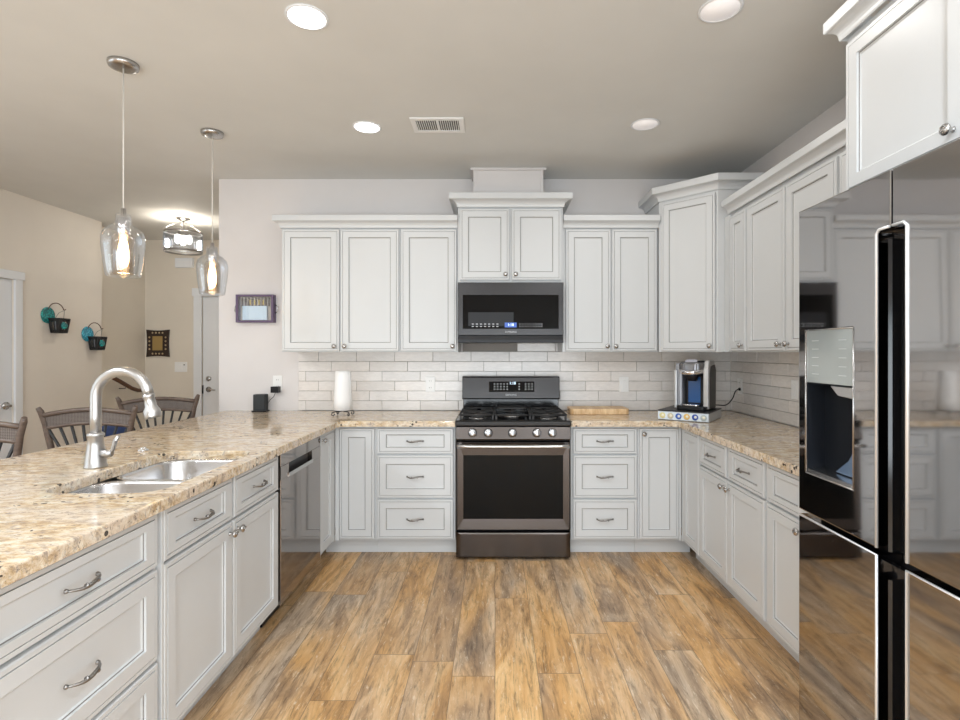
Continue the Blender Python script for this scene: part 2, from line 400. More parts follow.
# ------------------------------------------------------------------ tiled backsplash (each tile bevelled, in one sheet per wall)
def backsplash(name, length, z0, z1, x_off, skip=None):
    b = BM(); lay = None; th = .0765; tw = .297; g = .0022
    box(b, 0, length, .0045, .010, z0, z1, mi=1)
    tiles = []; rnd = random.Random(5)
    nrow = int((z1-z0)/th)+1
    for r in range(nrow):
        za = z1_tile - (r+1)*th; zb = za+th
        za = max(za, z0)
        x = x_off - tw*2 + (r % 3)*tw/3*(1 if True else -1)
        while x < length:
            xa, xb = max(x, 0), min(x+tw, length)
            if xb-xa > .01 and zb-za > .01: tiles.append((xa+g/2, xb-g/2, za+g/2, zb-g/2))
            x += tw
    faces_t = []
    for (xa, xb, za, zb) in tiles:
        n0 = len(b.faces); box(b, xa, xb, -.004-rnd.random()*.0012, .008, za, zb, .0016, 1, 0); faces_t.append((n0, len(b.faces), rnd.random(), rnd.random()))
    bmesh.ops.recalc_face_normals(b, faces=b.faces[:])
    lay = b.loops.layers.float_color.new('tint'); b.faces.ensure_lookup_table()
    for n0, n1, r1, r2 in faces_t:
        v = .74+.10*r1; col = (v, v*(.945+.02*r2), v*(.895+.04*r2), 1)
        for k in range(n0, n1):
            for lp in b.faces[k].loops: lp[lay] = col
    me = bpy.data.meshes.new(name); b.to_mesh(me); b.free()
    for x in ('tile', 'grout'): me.materials.append(M[x])
    o = bpy.data.objects.new(name, me); C.objects.link(o); return o
z1_tile = 1.373
o = backsplash('tile_backsplash', 1.835+1.531, .916, 1.373, .157); o.location = (-1.531, YB-.0115, 0)
tag(o, 'cream glazed subway tile backsplash along the range wall', 'backsplash')
z1_tile = 1.4493
o = backsplash('tile_backsplash', .74, 1.374, 1.4493, 1.268-.25+.099*0); o.location = (-.25, YB-.0115, 0)
tag(o, 'narrow strip of cream tile just under the microwave', 'backsplash')
z1_tile = 1.373
o = backsplash('tile_backsplash', YB-.013-1.95, .916, 1.373, .12); o.location = (XR-.0115, YB-.012, 0); o.rotation_euler = (0, 0, -PI/2)
tag(o, 'cream glazed subway tile backsplash on the right wall behind the coffee maker cord', 'backsplash')

# ------------------------------------------------------------------ cabinets
ST, GAP = .058, .0035
def door_front(name, x0, x1, z0, z1, parent, iz=None):
    iz = iz or ST; ix = ST; b = BM()
    rings(b, x0+GAP/2, x1-GAP/2, z0+GAP/2, z1-GAP/2, [
        (0, 0, .0195), (0, 0, .004), (.003, .003, 0), (.0145, .0145, 0), (.0148, .0148, .006), (.0170, .0170, .006), (.0175, .0175, -.001),
        (ix, iz, -.001), (ix+.001, iz+.001, .006), (ix+.0042, iz+.0042, .007), (ix+.009, iz+.009, .0105), (ix+.011, iz+.011, .0105)],
        mats=[0, 0, 0, 0, 1, 0, 0, 0, 1, 0, 0])
    return obj(name, b, ('white', 'glaze'), parent)
def knob(x, z, parent):
    b = BM(); lathe(b, [(0, 0), (.0085, 0), (.0065, .003), (.005, .010), (.006, .014), (.0145, .018), (.0165, .022), (.014, .027), (.006, .030), (0, .0305)],
                    Matrix.Translation((x, -.001, z)) @ Matrix.Rotation(PI/2, 4, 'X'), 18)
    # raised swirl on the knob face
    pts = [(x+.0105*math.cos(a)*(1-a/9), -.0315, z+.0105*math.sin(a)*(1-a/9)) for a in [k*.5 for k in range(13)]]
    tube(b, pts, .0016, 6); obj('knob', b, 'nickel', parent)
def pull(x, z, parent, L=.105):
    b = BM(); n = 16; pts = []; rr = []
    for k in range(n+1):
        u = -1+2*k/n; pts.append((x+u*L/2, -.006-.026*(1-abs(u)**2.2), z+.004*math.sin(u*PI))); rr.append(.0034+.0020*math.cos(u*1.3)**2)
    tube(b, pts, rr, 8, flat=(1, 1))
    for u in (-1, 1):
        lathe(b, [(.0062, 0), (.0062, .003), (.0045, .007), (0, .008)], Matrix.Translation((x+u*L/2, -.001, z)) @ Matrix.Rotation(PI/2, 4, 'X'), 10)
    for u in (-.35, .35): lathe(b, [(0, -.004), (.0068, -.002), (.0068, .002), (0, .004)], Matrix.Translation((x+u*L/2, -.029, z)) @ Matrix.Rotation(PI/2, 4, 'Y'), 8)
    obj('pull_handle', b, 'pewter', parent)
def cabinet(name, label, loc, rz, w_, z0, z1, dep, fronts, toe=False, ta=0, tb=0):
    """front face at local y=0, facing -Y, x 0..w_"""
    t = thing(name, label, 'cabinet', loc, rz)
    b = BM(); box(b, .0004, w_-.0004, .02, dep, z0, z1)
    obj('cabinet_box', b, 'white', t)
    if toe:
        b = BM(); box(b, .0004-ta, w_-.0004+tb, .095, .11, 0.001, z0-.0005); obj('toe_kick', b, 'white', t)
    for f in fronts:
        kind, x0, x1, a0, a1, hw = f
        if kind == 'filler':
            b = BM(); box(b, x0+.0005, x1-.0005, .001, .0198, a0, a1, .001); obj('filler_strip', b, 'white', t); continue
        d = door_front(kind, x0, x1, a0, a1, t, .040 if (kind == 'drawer' and a1-a0 < .22) else None)
        if hw is None: continue
        if kind == 'drawer': pull((x0+x1)/2, hw if isinstance(hw, float) else (a0+a1)/2, d)
        else: knob(hw[0], hw[1], d)
    return t
UB, BZ, BT = 1.37, .112, .875
D1 = (.69, .862); D2 = (.395, .683); D3 = (.122, .388); DR = (.122, .683)
R90 = PI/2
YC, XC, XP = 3.533, 1.243, -1.067
# --- back wall base cabinets
cabinet('base_cabinet', 'white single door base cabinet in the left corner, left of the drawers beside the range', (XP+.001, YC, 0), 0, .2655, BZ, BT, .60,
        [('filler', 0, .026, BZ, BT, None), ('door', .026, .262, .122, .862, None)], True, .092)
cabinet('drawer_cabinet', 'white three drawer base cabinet directly left of the range', (-.80, YC, 0), 0, .535, BZ, BT, .60,
        [('drawer', .012, .523, *D1, True), ('drawer', .012, .523, *D2, True), ('drawer', .012, .523, *D3, True)], True)
cabinet('drawer_cabinet', 'white three drawer base cabinet directly right of the range', (.507, YC, 0), 0, .448, BZ, BT, .60,
        [('drawer', .012, .440, *D1, True), ('drawer', .012, .440, *D2, True), ('drawer', .012, .440, *D3, True)], True)
cabinet('base_cabinet', 'white narrow base cabinet with top left knob, in the right corner beside the drawers', (.956, YC, 0), 0, .2865, BZ, BT, .60,
        [('door', .008, .272, .122, .862, (.035, .825)), ('filler', .272, .2865, BZ, BT, None)], True, 0, .092)
# --- right run (faces -X; local x runs toward the camera)
def rloc(y): return (XC, y, 0)
cabinet('base_cabinet', 'white knobless corner door of the right run, nearest the back wall', rloc(YC-.001), -R90, .298, BZ, BT, .60,
        [('filler', 0, .022, BZ, BT, None), ('door', .022, .292, .122, .862, None)], True)
cabinet('base_cabinet', 'white base cabinet with two drawers over two doors below the coffee maker side counter', rloc(3.234), -R90, .794, BZ, BT, .60,
        [('drawer', .006, .378, *D1, True), ('drawer', .402, .784, *D1, True), ('door', .006, .388, *DR, (.355, .64)), ('door', .392, .784, *DR, (.425, .64))], True)
cabinet('base_cabinet', 'white base cabinet partly hidden by the refrigerator, one knob beside its edge', rloc(2.439), -R90, .52, BZ, BT, .60,
        [('drawer', .010, .325, *D1, None), ('door', .010, .325, *DR, (.287, .64)), ('filler', .33, .52, BZ, BT, None)], True)
# --- peninsula (faces +X; local x runs away from the camera)
def ploc(y): return (XP, y, 0)
cabinet('drawer_cabinet', 'large white drawer cabinet at the near end of the peninsula', ploc(1.048), R90, .649, BZ, BT, .60,
        [('drawer', .006, .632, *D1, True), ('drawer', .006, .632, *D2, True), ('drawer', .006, .632, *D3, True)], True)
cabinet('sink_cabinet', 'white peninsula sink cabinet with two drawers over two doors', ploc(1.6975), R90, .9225, BZ, .70, .60,
        [('filler', 0, .012, BZ, BT, None), ('drawer', .012, .458, *D1, True), ('drawer', .472, .914, *D1, True), ('door', .012, .462, *DR, (.432, .64)), ('door', .468, .914, *DR, (.498, .64))], True)
cabinet('base_cabinet', 'white narrow door cabinet in the left corner beside the dishwasher', ploc(3.232), R90, .300, BZ, BT, .60,
        [('door', .006, .262, .122, .862, (.034, .825)), ('filler', .262, .300, BZ, BT, None)], True)
b = BM(); box(b, XP-.645, XP-.612, 1.03, YB-.02, .001, .874); box(b, XP-.612, XP-.002, 1.026, 1.046, .001, .874)
for k in range(5): rings(b, 0, 0, 0, 0, [(0, 0, 0), (0, 0, 0)]) if False else None
tag(obj('peninsula_panel', b, 'white'), 'white back and end panel closing the peninsula cabinets', 'panel')

# --- wall cabinets
YU, XU = 3.81, 1.52
cabinet('wall_cabinet', 'white double door wall cabinet at the left end, nearest the framed box', (-1.539, YU, 0), 0, .853, UB, 2.29, .325,
        [('door', .006, .420, UB+.006, 2.255, (.385, 1.412)), ('door', .426, .848, UB+.006, 2.255, (.460, 1.412))])
cabinet('wall_cabinet', 'white single door wall cabinet immediately left of the microwave', (-.685, YU, 0), 0, .418, UB, 2.29, .325,
        [('door', .006, .410, UB+.006, 2.255, (.380, 1.412))])
cabinet('wall_cabinet', 'short raised white wall cabinet above the microwave', (-.264, 3.77, 0), 0, .749, 1.866, 2.43, .365,
        [('door', .012, .368, 1.880, 2.392, (.338, 1.922)), ('door', .382, .737, 1.880, 2.392, (.412, 1.922))])
cabinet('wall_cabinet', 'white double door wall cabinet immediately right of the microwave', (.488, YU, 0), 0, .686, UB, 2.29, .325,
        [('door', .020, .345, UB+.006, 2.255, (.318, 1.412)), ('door', .352, .678, UB+.006, 2.255, (.379, 1.412))])
# corner diagonal
t = thing('corner_cabinet', 'tall white diagonal corner wall cabinet above the coffee maker', 'cabinet', (1.180, YU, 0))
ax, ay = 1.180, YU; bx, by = 1.478, 3.512
b = BM(); prism(b, [(0, YB-.001-ay), (XR-.002-ax, YB-.001-ay), (XR-.002-ax, by-ay), (bx-ax, by-ay), (0.0, 0.0)], UB, 2.455)
dl = math.hypot(bx-ax, by-ay); ang = math.atan2(by-ay, bx-ax)
obj('cabinet_box', b, 'white', t)
d = door_front('door', .022, dl-.012, UB+.006, 2.430, t); d.rotation_euler = (0, 0, ang); d.location = (.0185*math.sin(ang), -.0205*math.cos(ang), 0)
knob(dl-.045, 1.412, d)
# right wall run
cabinet('wall_cabinet', 'narrow single door white wall cabinet next to the diagonal corner cabinet', (XU, 3.508, 0), -R90, .294, UB, 2.29, .325,
        [('filler', 0, .062, UB, 2.26, None), ('door', .068, .285, UB+.006, 2.245, (.254, 1.412))])
cabinet('wall_cabinet', 'white double door wall cabinet on the right wall above the outlet', (XU, 3.213, 0), -R90, .862, UB, 2.30, .325,
        [('door', .008, .425, UB+.006, 2.245, (.392, 1.412)), ('door', .437, .852, UB+.006, 2.245, (.470, 1.412))])
cabinet('wall_cabinet', 'white wall cabinet beside the refrigerator enclosure, mostly hidden', (XU, 2.350, 0), -R90, .440, UB, 2.29, .325,
        [('door', .008, .432, UB+.006, 2.245, None)])
t = cabinet('refrigerator_cabinet', 'deep white cabinet above the black refrigerator', (1.22, 1.865, 0), -R90, 1.0, 1.895, 2.47, .625,
        [('door', .018, .497, 1.915, 2.440, (.455, 1.962)), ('door', .504, .985, 1.915, 2.440, (.545, 1.972))])
b = BM(); box(b, 1.225, XR-.002, 1.889, 1.904, .001, 1.93, .001); tag(obj('end_panel', b, 'white'), 'white full height panel between refrigerator and counter run', 'panel')
# crowns
def crown_prof(z0, h, out):
    p = [(0, z0), (.004, z0)]
    for k in range(7):
        a = PI/2*k/6; p.append((.006+(out-.010)*(1-math.cos(a)), z0+.006+(h*.50-.006)*math.sin(a)))
    hh = z0+h*.54
    return p+[(out, hh), (out, z0+h-.003), (out-.003, z0+h), (0, z0+h)]
def crown(name, path, z0, h, out, label, side=1):
    b = BM(); sweep(b, path, crown_prof(z0, h, out), side); tag(obj(name, b, 'white'), label, 'moulding')
crown('crown_moulding', [(-1.542, YB-.002), (-1.542, YU+.004), (-.268, YU+.004)], 2.262, .085, .045, 'white crown moulding over the wall cabinets left of the microwave')
crown('crown_moulding', [(-.2655, YB-.002), (-.2655, 3.775), (.4865, 3.775), (.4865, YB-.002)], 2.402, .09, .058, 'raised white crown moulding above the microwave cabinet')
crown('crown_moulding', [(.490, YU+.004), (1.176, YU+.004)], 2.262, .085, .045, 'short white crown moulding between microwave cabinet and corner cabinet')
crown('crown_moulding', [(1.176, YB-.002), (1.176, YU-.004), (bx-.002, by-.004), (XR-.003, by-.004)], 2.445, .095, .056, 'white crown moulding wrapping the diagonal corner cabinet')
crown('crown_moulding', [(XU+.004, 3.462), (XU+.004, 1.91)], 2.270, .085, .045, 'long white crown moulding over the right wall cabinets')
crown('crown_moulding', [(XR-.003, 1.872), (1.224, 1.872), (1.224, .86)], 2.468, .087, .040, 'white crown moulding above the refrigerator cabinet')
# painted duct chase above the microwave cabinet
b = BM(); box(b, -.155, .350, 3.89, YB-.001, 2.44, H-.001)
box(b, -.18, .375, 3.872, YB-.001, H-.018, H-.001, .003); box(b, -.158, -.140, 3.884, 3.892, 2.44, H-.018); box(b, .335, .353, 3.884, 3.892, 2.44, H-.018)
tag(obj('duct_chase', b, 'wall'), 'beige painted box on top of the microwave cabinet reaching the ceiling', 'duct cover')

# ------------------------------------------------------------------ countertops
CT, CB = .914, .8765
def slab(bm, outer, holes, z0, z1, edge=.006):
    t = BM(); loops = []
    for lp in [outer]+holes:
        vs = [t.verts.new((x, y, z1)) for x, y in lp]; loops.append(vs)
        for i in range(len(vs)): t.edges.new((vs[i], vs[(i+1) % len(vs)]))
    bmesh.ops.triangle_fill(t, use_beauty=True, use_dissolve=False, edges=t.edges[:])
    r = bmesh.ops.extrude_face_region(t, geom=t.faces[:])
    for v in [g for g in r['geom'] if isinstance(g, bmesh.types.BMVert)]: v.co.z = z0
    bmesh.ops.recalc_face_normals(t, faces=t.faces[:])
    es = [e for e in t.edges if len(e.link_faces) == 2 and abs(e.verts[0].co.z-z1) < 1e-5 and abs(e.verts[1].co.z-z1) < 1e-5 and abs(e.link_faces[0].normal.z-e.link_faces[1].normal.z) > .5]
    bmesh.ops.bevel(t, geom=es, offset=edge, segments=3, affect='EDGES', profile=.5)
    merge(bm, t)
SX0, SX1, SY0, SY1 = -1.500, -1.100, 1.715, 2.44
sink_hole = rrect(SX0, SX1, SY0, SY1, .09, 7)
fil = .05
cx, cy = -1.03+fil, YC-.038-fil
arc = [(cx+fil*math.cos(a)*1.0, cy+fil*math.sin(a)) for a in []]
XO = -2.10
b = BM()
slab(b, [(XO, .99), (-1.03, .99), (-1.03, YC-.075), (-1.022, YC-.055), (-1.008, YC-.041), (-.985, YC-.036), (-.2635, YC-.036), (-.2635, YB-.014), (-1.532, YB-.014), (-1.532, YB-.002), (XO, YB-.002)], [sink_hole], CB, CT)
tag(obj('countertop', b, 'granite'), 'speckled tan granite countertop of the peninsula and left corner, with the sink cut in', 'countertop')
b = BM()
slab(b, [(.5045, YC-.036), (1.165, YC-.036), (1.19, YC-.042), (1.203, YC-.055), (1.206, YC-.08), (1.206, 1.907), (XR-.014, 1.907), (XR-.014, YB-.014), (.5045, YB-.014)], [], CB, CT)
tag(obj('countertop', b, 'granite'), 'speckled tan granite countertop right of the range, under the coffee maker', 'countertop')

# sink: double bowl, undermount
t = thing('kitchen_sink', 'stainless steel double bowl undermount sink in the peninsula', 'sink', ((SX0+SX1)/2, (SY0+SY1)/2, .70))
def bowl(x0, x1, y0, y1, name):
    ox, oy, oz = t.location; b = BM(); R_ = []
    for (ins, z, r) in ((-.010, CB-.001, .095), (-.0, CB-.001, .09), (.004, CB-.012, .088), (.016, .74, .08), (.035, .717, .07), (.07, .712, .05)):
        rad = min(r, (x1-x0)/2-ins-.005, (y1-y0)/2-ins-.005)
        R_.append([b.verts.new((x-ox, y-oy, z-oz)) for x, y in rrect(x0+ins, x1-ins, y0+ins, y1-ins, rad, 7)])
    for p, q_ in zip(R_, R_[1:]):
        for k in range(len(p)):
            f = b.faces.new([p[k], p[(k+1) % len(p)], q_[(k+1) % len(p)], q_[k]]); f.smooth = True
    b.faces.new(R_[-1])
    o = obj(name, b, 'steel', t); s = o.modifiers.new('th', 'SOLIDIFY'); s.thickness = .0015; s.offset = -1
    b = BM(); lathe(b, [(.0, .002), (.028, .002), (.034, .006), (.045, .004), (.045, 0)], Matrix.Translation(((x0+x1)/2-ox, (y0+y1)/2-oy, .712-oz)), 20); obj('drain', b, 'chrome', o)
SM = SY0+.33
bowl(SX0+.001, SX1-.001, SY0+.001, SM-.012, 'bowl'); bowl(SX0+.001, SX1-.001, SM+.012, SY1-.001, 'bowl')
b = BM(); ox, oy, oz = t.location; box(b, SX0+.05-ox, SX1-.05-ox, SM-.010-oy, SM+.010-oy, .80-oz, CB-.004-oz, .004); obj('divider', b, 'steel', t)

# faucet
fx, fy = -1.582, 2.10
t = thing('kitchen_faucet', 'tall brushed nickel gooseneck faucet behind the sink', 'faucet', (fx, fy, CT))
b = BM(); lathe(b, [(0, 0), (.040, 0), (.040, .006), (.037, .012), (.036, .03), (.029, .085), (.026, .12), (.030, .124), (.030, .132), (.024, .138), (.0, .138)], None, 28); obj('faucet_body', b, 'faucet', t)
b = BM(); pts = [(0, 0, .13), (0, 0, .2), (0, 0, .27)]
for k in range(1, 15):
    a = PI*k/14*.97; pts.append((.105-.105*math.cos(a), 0, .275+.105*math.sin(a)))
tube(b, pts, .0195, 18); obj('spout', b, 'faucet', t)
e = Vector(pts[-1]); dr = (Vector(pts[-1])-Vector(pts[-2])).normalized(); q_ = dr.to_track_quat('Z', 'Y').to_matrix().to_4x4()
b = BM(); lathe(b, [(0, -.004), (.022, -.004), (.022, .008), (.019, .012), (.020, .03), (.021, .045), (.030, .062), (.031, .085), (.028, .093), (0, .093)], Matrix.Translation(e) @ q_, 22); obj('spray_head', b, 'faucet', t)
b = BM(); lathe(b, [(0, 0), (.016, 0), (.017, .03), (.013, .045), (0, .047)], Matrix.Translation((.022, -.004, .055)) @ Matrix.Rotation(PI/2, 4, 'Y'), 16)
tube(b, [(.062, -.004, .052), (.072, -.004, .075), (.082, -.006, .105), (.098, -.008, .125)], [.008, .0075, .0085, .007], 10); obj('lever_handle', b, 'faucet', t)
b = BM(); lathe(b, [(0, 0), (.022, 0), (.022, .006), (.012, .012), (.012, .018), (0, .019)], None, 20)
tag(obj('sink_air_switch', b, 'chrome', loc=(-1.62, 2.44, CT)), 'small round chrome button on the granite behind the sink', 'button')

# ------------------------------------------------------------------ dishwasher
t = thing('dishwasher', 'built-in black stainless dishwasher in the peninsula', 'dishwasher', ploc(2.622), R90)
W_ = .606
b = BM(); box(b, .004, W_-.004, .03, .58, .10, .868); box(b, .01, W_-.01, .09, .57, .001, .10); obj('body', b, 'black', t)
b = BM(); hz0, hz1, hx0, hx1 = .735, .800, .105, W_-.155
# door with a recessed grip
box(b, .005, W_-.005, -.006, .028, .112, hz0, .003); box(b, .005, W_-.005, -.006, .028, hz1, .866, .003)
box(b, .005, hx0, -.006, .028, hz0, hz1); box(b, hx1, W_-.005, -.006, .028, hz0, hz1)
obj('door', b, 'dish', t)
b = BM(); box(b, hx0, hx1, .020, .026, hz0, hz1); obj('grip_recess', b, 'black', t)
b = BM(); prism(b, [(-.012, hz0-.004), (-.006, hz0-.004), (.018, hz0+.001), (-.012, hz0+.016)], hx0-.004, hx1+.004, 'x'); obj('grip_lip', b, 'nickel', t)

# ------------------------------------------------------------------ range
RX0, RX1, RY = -.259, .499, 3.487
t = thing('gas_range', 'black stainless gas range with a large oven window', 'stove', ((RX0+RX1)/2, RY, 0))
rw = (RX1-RX0)/2
b = BM(); box(b, -rw+.001, rw-.001, .045, .62, .03, .905); box(b, -rw+.03, rw-.03, .06, .6, .001, .03); obj('body', b, 'black', t)
b = BM(); rings(b, -rw+.002, rw-.002, .014, .184, [(0, 0, .044), (0, 0, .012), (.012, .004, 0), (.03, .012, -.004)]); obj('bottom_drawer', b, 'bstain', t)
b = BM(); z0, z1 = .196, .782
wx0, wx1, wz0, wz1 = -rw+.05, rw-.05, .270, .690
rings(b, -rw+.002, rw-.002, z0, z1, [(0, 0, .044), (0, 0, .010), (.01, .006, 0)])
bmesh.ops.delete(b, geom=[f for f in b.faces if len(f.verts) == 4 and all(abs(v.co.y) < 1e-6 for v in f.verts)], context='FACES_ONLY')
o_ = [(-rw+.012, z0+.006), (rw-.012, z0+.006), (rw-.012, z1-.006), (-rw+.012, z1-.006)]; i_ = [(wx0, wz0), (wx1, wz0), (wx1, wz1), (wx0, wz1)]
A = [b.verts.new((x, 0, z)) for x, z in o_]; B = [b.verts.new((x, .006, z)) for x, z in i_]; C2 = [b.verts.new((x, .016, z)) for x, z in i_]
for k in range(4):
    b.faces.new([A[k], A[(k+1) % 4], B[(k+1) % 4], B[k]]); b.faces.new([B[k], B[(k+1) % 4], C2[(k+1) % 4], C2[k]])
d = obj('oven_door', b, 'bstain', t)
b = BM(); box(b, wx0-.002, wx1+.002, .012, .018, wz0-.002, wz1+.002); obj('oven_window', b, 'glassblack', d)
b = BM(); pts = [(-rw+.012+(2*rw-.024)*k/12, -.048-.006*math.sin(PI*k/12), .757) for k in range(13)]
tube(b, pts, .0135, 12, flat=(1, .9))
for s in (-1, 1): box(b, s*(rw-.03)-.011, s*(rw-.03)+.011, -.045, .004, .747, .767, .003)
obj('oven_handle', b, 'steel', d)
b = BM(); prism(b, [(.044, .790), (-.004, .790), (-.012, .800), (.006, .876), (.044, .884)], -rw+.002, rw-.002, 'x', bev=.002)
p = obj('control_panel', b, 'bstain', t)
for i, x in enumerate((472.6, 488.2, 512.5, 536.7, 552.3)):
    kx = (x-495)/530*3.48-t.location.x; b = BM()
    mt = Matrix.Translation((kx, -.004, .838)) @ Matrix.Rotation(PI/2-.22, 4, 'X')
    lathe(b, [(0, 0), (.029, 0), (.029, .007), (.0255, .009), (.0235, .030), (.021, .034), (0, .034)], mt, 24)
    k2 = BM(); box(k2, -.0055, .0055, -.020, .020, .030, .040, .002); merge(b, k2, 0, mt); obj('burner_knob', b, 'knobm', p)
b = BM(); prism(b, [(.008, .878), (-.008, .886), (-.008, .912), (.0, .920), (.50, .920), (.50, .890), (.04, .878)], -rw+.001, rw-.001, 'x', bev=.003); obj('cooktop', b, 'enamel', t)
def burner(x, y, r, nm='burner'):
    b = BM(); lathe(b, [(0, 0), (r*1.25, 0), (r*1.2, .006), (r, .009), (r, .018), (r*.85, .022), (0, .023)], Matrix.Translation((x, y, .9195)), 24); obj(nm, b, 'iron', t)
    b = BM(); lathe(b, [(r*1.28, 0), (r*1.5, .001), (r*1.5, .004), (r*1.28, .005)], Matrix.Translation((x, y, .9198)), 24); obj('burner_ring', b, 'nickel', t)
for x in (-.235, .235):
    for y in (.13, .37): burner(x, y, .042 if y < .2 else .034)
burner(0, .25, .045)
def grate(x0, x1, centers):
    b = BM(); z = .952; y0, y1 = .022, .478
    for x in (x0, x1): tube(b, [(x, y0+.012, z), (x, y1-.012, z)], .0062, 8)
    for y in (y0, y1): tube(b, [(x0+.01, y, z), (x1-.01, y, z)], .0062, 8)
    for a in ((x0, y0, 1, 1), (x1, y0, -1, 1), (x0, y1, 1, -1), (x1, y1, -1, -1)):
        tube(b, [(a[0], a[1]+a[3]*.012, z), (a[0]+a[2]*.01, a[1], z)], .0062, 8); box(b, a[0]+a[2]*.006-.007, a[0]+a[2]*.006+.007, a[1]+a[3]*.006-.007, a[1]+a[3]*.006+.007, .9205, z, .002)
    tube(b, [(x0, .25, z), (x1, .25, z)], .0055, 8)
    for (cx_, cy_) in centers:
        for k in range(4):
            a = PI/4+k*PI/2 if len(centers) > 1 else k*PI/2
            ex = x1 if math.cos(a) > .1 else (x0 if math.cos(a) < -.1 else cx_); 
            tube(b, [(cx_+.022*math.cos(a), cy_+.022*math.sin(a), z+.002), (cx_+(ex-cx_ if abs(math.cos(a)) > .1 else 0)*.98, cy_+.10*math.sin(a), z)], .005, 6)
    obj('grate', b, 'iron', t)
grate(-rw+.025, -.128, [(-.235, .13), (-.235, .37)]); grate(-.118, .118, [(0, .25)]); grate(.128, rw-.025, [(.235, .13), (.235, .37)])
# griddle plate at back centre
b = BM(); prism(b, rrect(-.105, .105, .30, .47, .02), .960, .972, 'z', bev=.003); obj('griddle_plate', b, 'iron', t)
# backguard
b = BM(); box(b, -.360, .360, .515, .615, .905, 1.02, .004); obj('backguard_base', b, 'enamel', t)
b = BM(); prism(b, [(.492, 1.014), (.484, 1.022), (.500, 1.178), (.510, 1.186), (.615, 1.186), (.615, 1.014)], -.366, .366, 'x', bev=.003); g = obj('backguard', b, 'bstain2', t)
TM = lambda x, z, y0=.4835: Matrix.Translation((x, y0+(z-1.022)*.1026, z)) @ Matrix.Rotation(-.1022, 4, 'X') @ FRONT
b = BM(); c2 = BM(); box(c2, -.17, .17, -.045, .033, 0, .001); merge(b, c2, 0, TM(.005, 1.115)); gl = obj('touch_display', b, 'glassblack', g)
b = BM()
for s in (-1, 1):
    for i in range(5):
        for j in range(3):
            if s > 0 and i == 1: continue
            c2 = BM(); x = .045+.024*i; box(c2, s*x-.005, s*x+.005, -.028+j*.02, -.022+j*.02, .001, .0016); merge(b, c2, 0, TM(.005+.012, 1.115))
obj('touch_buttons', b, 'mark', gl)
text('display_digits', '1:18', .028, 'display', gl, Matrix.Translation((0, -.0012, 0)) @ TM(.012, 1.135), .0002)
text('brand_lettering', 'SAMSUNG', .018, 'mark', g, Matrix.Translation((0, -.001, 0)) @ TM(0, 1.048))

# ------------------------------------------------------------------ microwave
MX0, MX1, MY = -.262, .484, 3.745
t = thing('microwave', 'black stainless over-the-range microwave with a dark glass door', 'microwave', ((MX0+MX1)/2, MY, 1.436))
hw, hh = (MX1-MX0)/2, .426
b = BM(); box(b, -hw, hw, .03, .38, .012, hh, .003); box(b, -hw+.02, hw-.02, .02, .36, 0, .012); obj('body', b, 'black', t)
b = BM(); zb = .052
rings(b, -hw, hw, zb, hh, [(0, 0, .03), (0, 0, .003), (.003, .003, 0)])
bmesh.ops.delete(b, geom=[f for f in b.faces if all(abs(v.co.y) < 1e-6 for v in f.verts)], context='FACES_ONLY')
wx0, wx1, wz0, wz1 = -hw+.034, hw-.034, .098, .338
o_ = [(-hw+.003, zb+.003), (hw-.003, zb+.003), (hw-.003, hh-.003), (-hw+.003, hh-.003)]; i_ = [(wx0, wz0), (wx1, wz0), (wx1, wz1), (wx0, wz1)]
A = [b.verts.new((x, 0, z)) for x, z in o_]; B = [b.verts.new((x, 0, z)) for x, z in i_]; C2 = [b.verts.new((x, .004, z)) for x, z in i_]
for k in range(4): b.faces.new([A[k], A[(k+1) % 4], B[(k+1) % 4], B[k]]); b.faces.new([B[k], B[(k+1) % 4], C2[(k+1) % 4], C2[k]])
d = obj('microwave_door', b, 'bstain2', t)
b = BM(); box(b, wx0-.001, wx1+.001, .003, .008, wz0-.001, wz1+.001); gw = obj('door_glass', b, 'glassblack', d)
b = BM(); box(b, -.30, .02, .0015, .003, .118, .215); obj('inner_screen', b, 'black', gw)
b = BM()
for i in range(7):
    for j in range(2): box(b, -.275+i*.029, -.261+i*.029, .0008, .0014, .112+j*.017, .117+j*.017)
for i in range(9):
    for j in range(2): box(b, .062+i*.019, .067+i*.019+(.004 if i > 5 else 0), .0008, .0014, .112+j*.017, .117+j*.017)
obj('button_row', b, 'mark', gw)
b = BM(); box(b, -.042, .042, .0006, .0014, .108, .142); dd = obj('clock_display', b, 'blueglow', gw)
text('clock_digits', '1:18', .026, 'display', dd, Matrix.Translation((0, 0, .126)) @ FRONT, .0004)
text('brand_lettering', 'SAMSUNG', .018, 'mark', d, Matrix.Translation((0, -.0006, .076)) @ FRONT)
b = BM(); prism(b, [(.004, .0), (.004, .02), (.0, .048), (.03, .048), (.03, 0)], -hw, hw, 'x', bev=.002); obj('vent_grille', b, 'black', t)

# ------------------------------------------------------------------ refrigerator (faces -X; local x toward camera, -y toward room)
FX, FYF, FW, FH = 1.08, 1.885, .88, 1.868
t = thing('refrigerator', 'large glossy black stainless four door refrigerator on the right', 'refrigerator', (FX, FYF, 0), -R90)
b = BM(); box(b, .006, FW-.006, .075, .755, .03, 1.856, .003); box(b, .03, FW-.03, .12, .70, .001, .03); obj('cabinet_body', b, 'black', t)
GX = .441; PX0, PX1 = .387, .496; PZ = 1.715; SPL0, SPL1 = .797, .815; DT = .068
def fdoor(poly, name, bev=.006):
    b = BM(); prism(b, poly, 0, DT, 'y', bev=bev); return b
# upper left door with dispenser opening: build from slabs
VX0, VX1, VZ0, VZ1, VM = .045, .286, .955, 1.444, 1.266
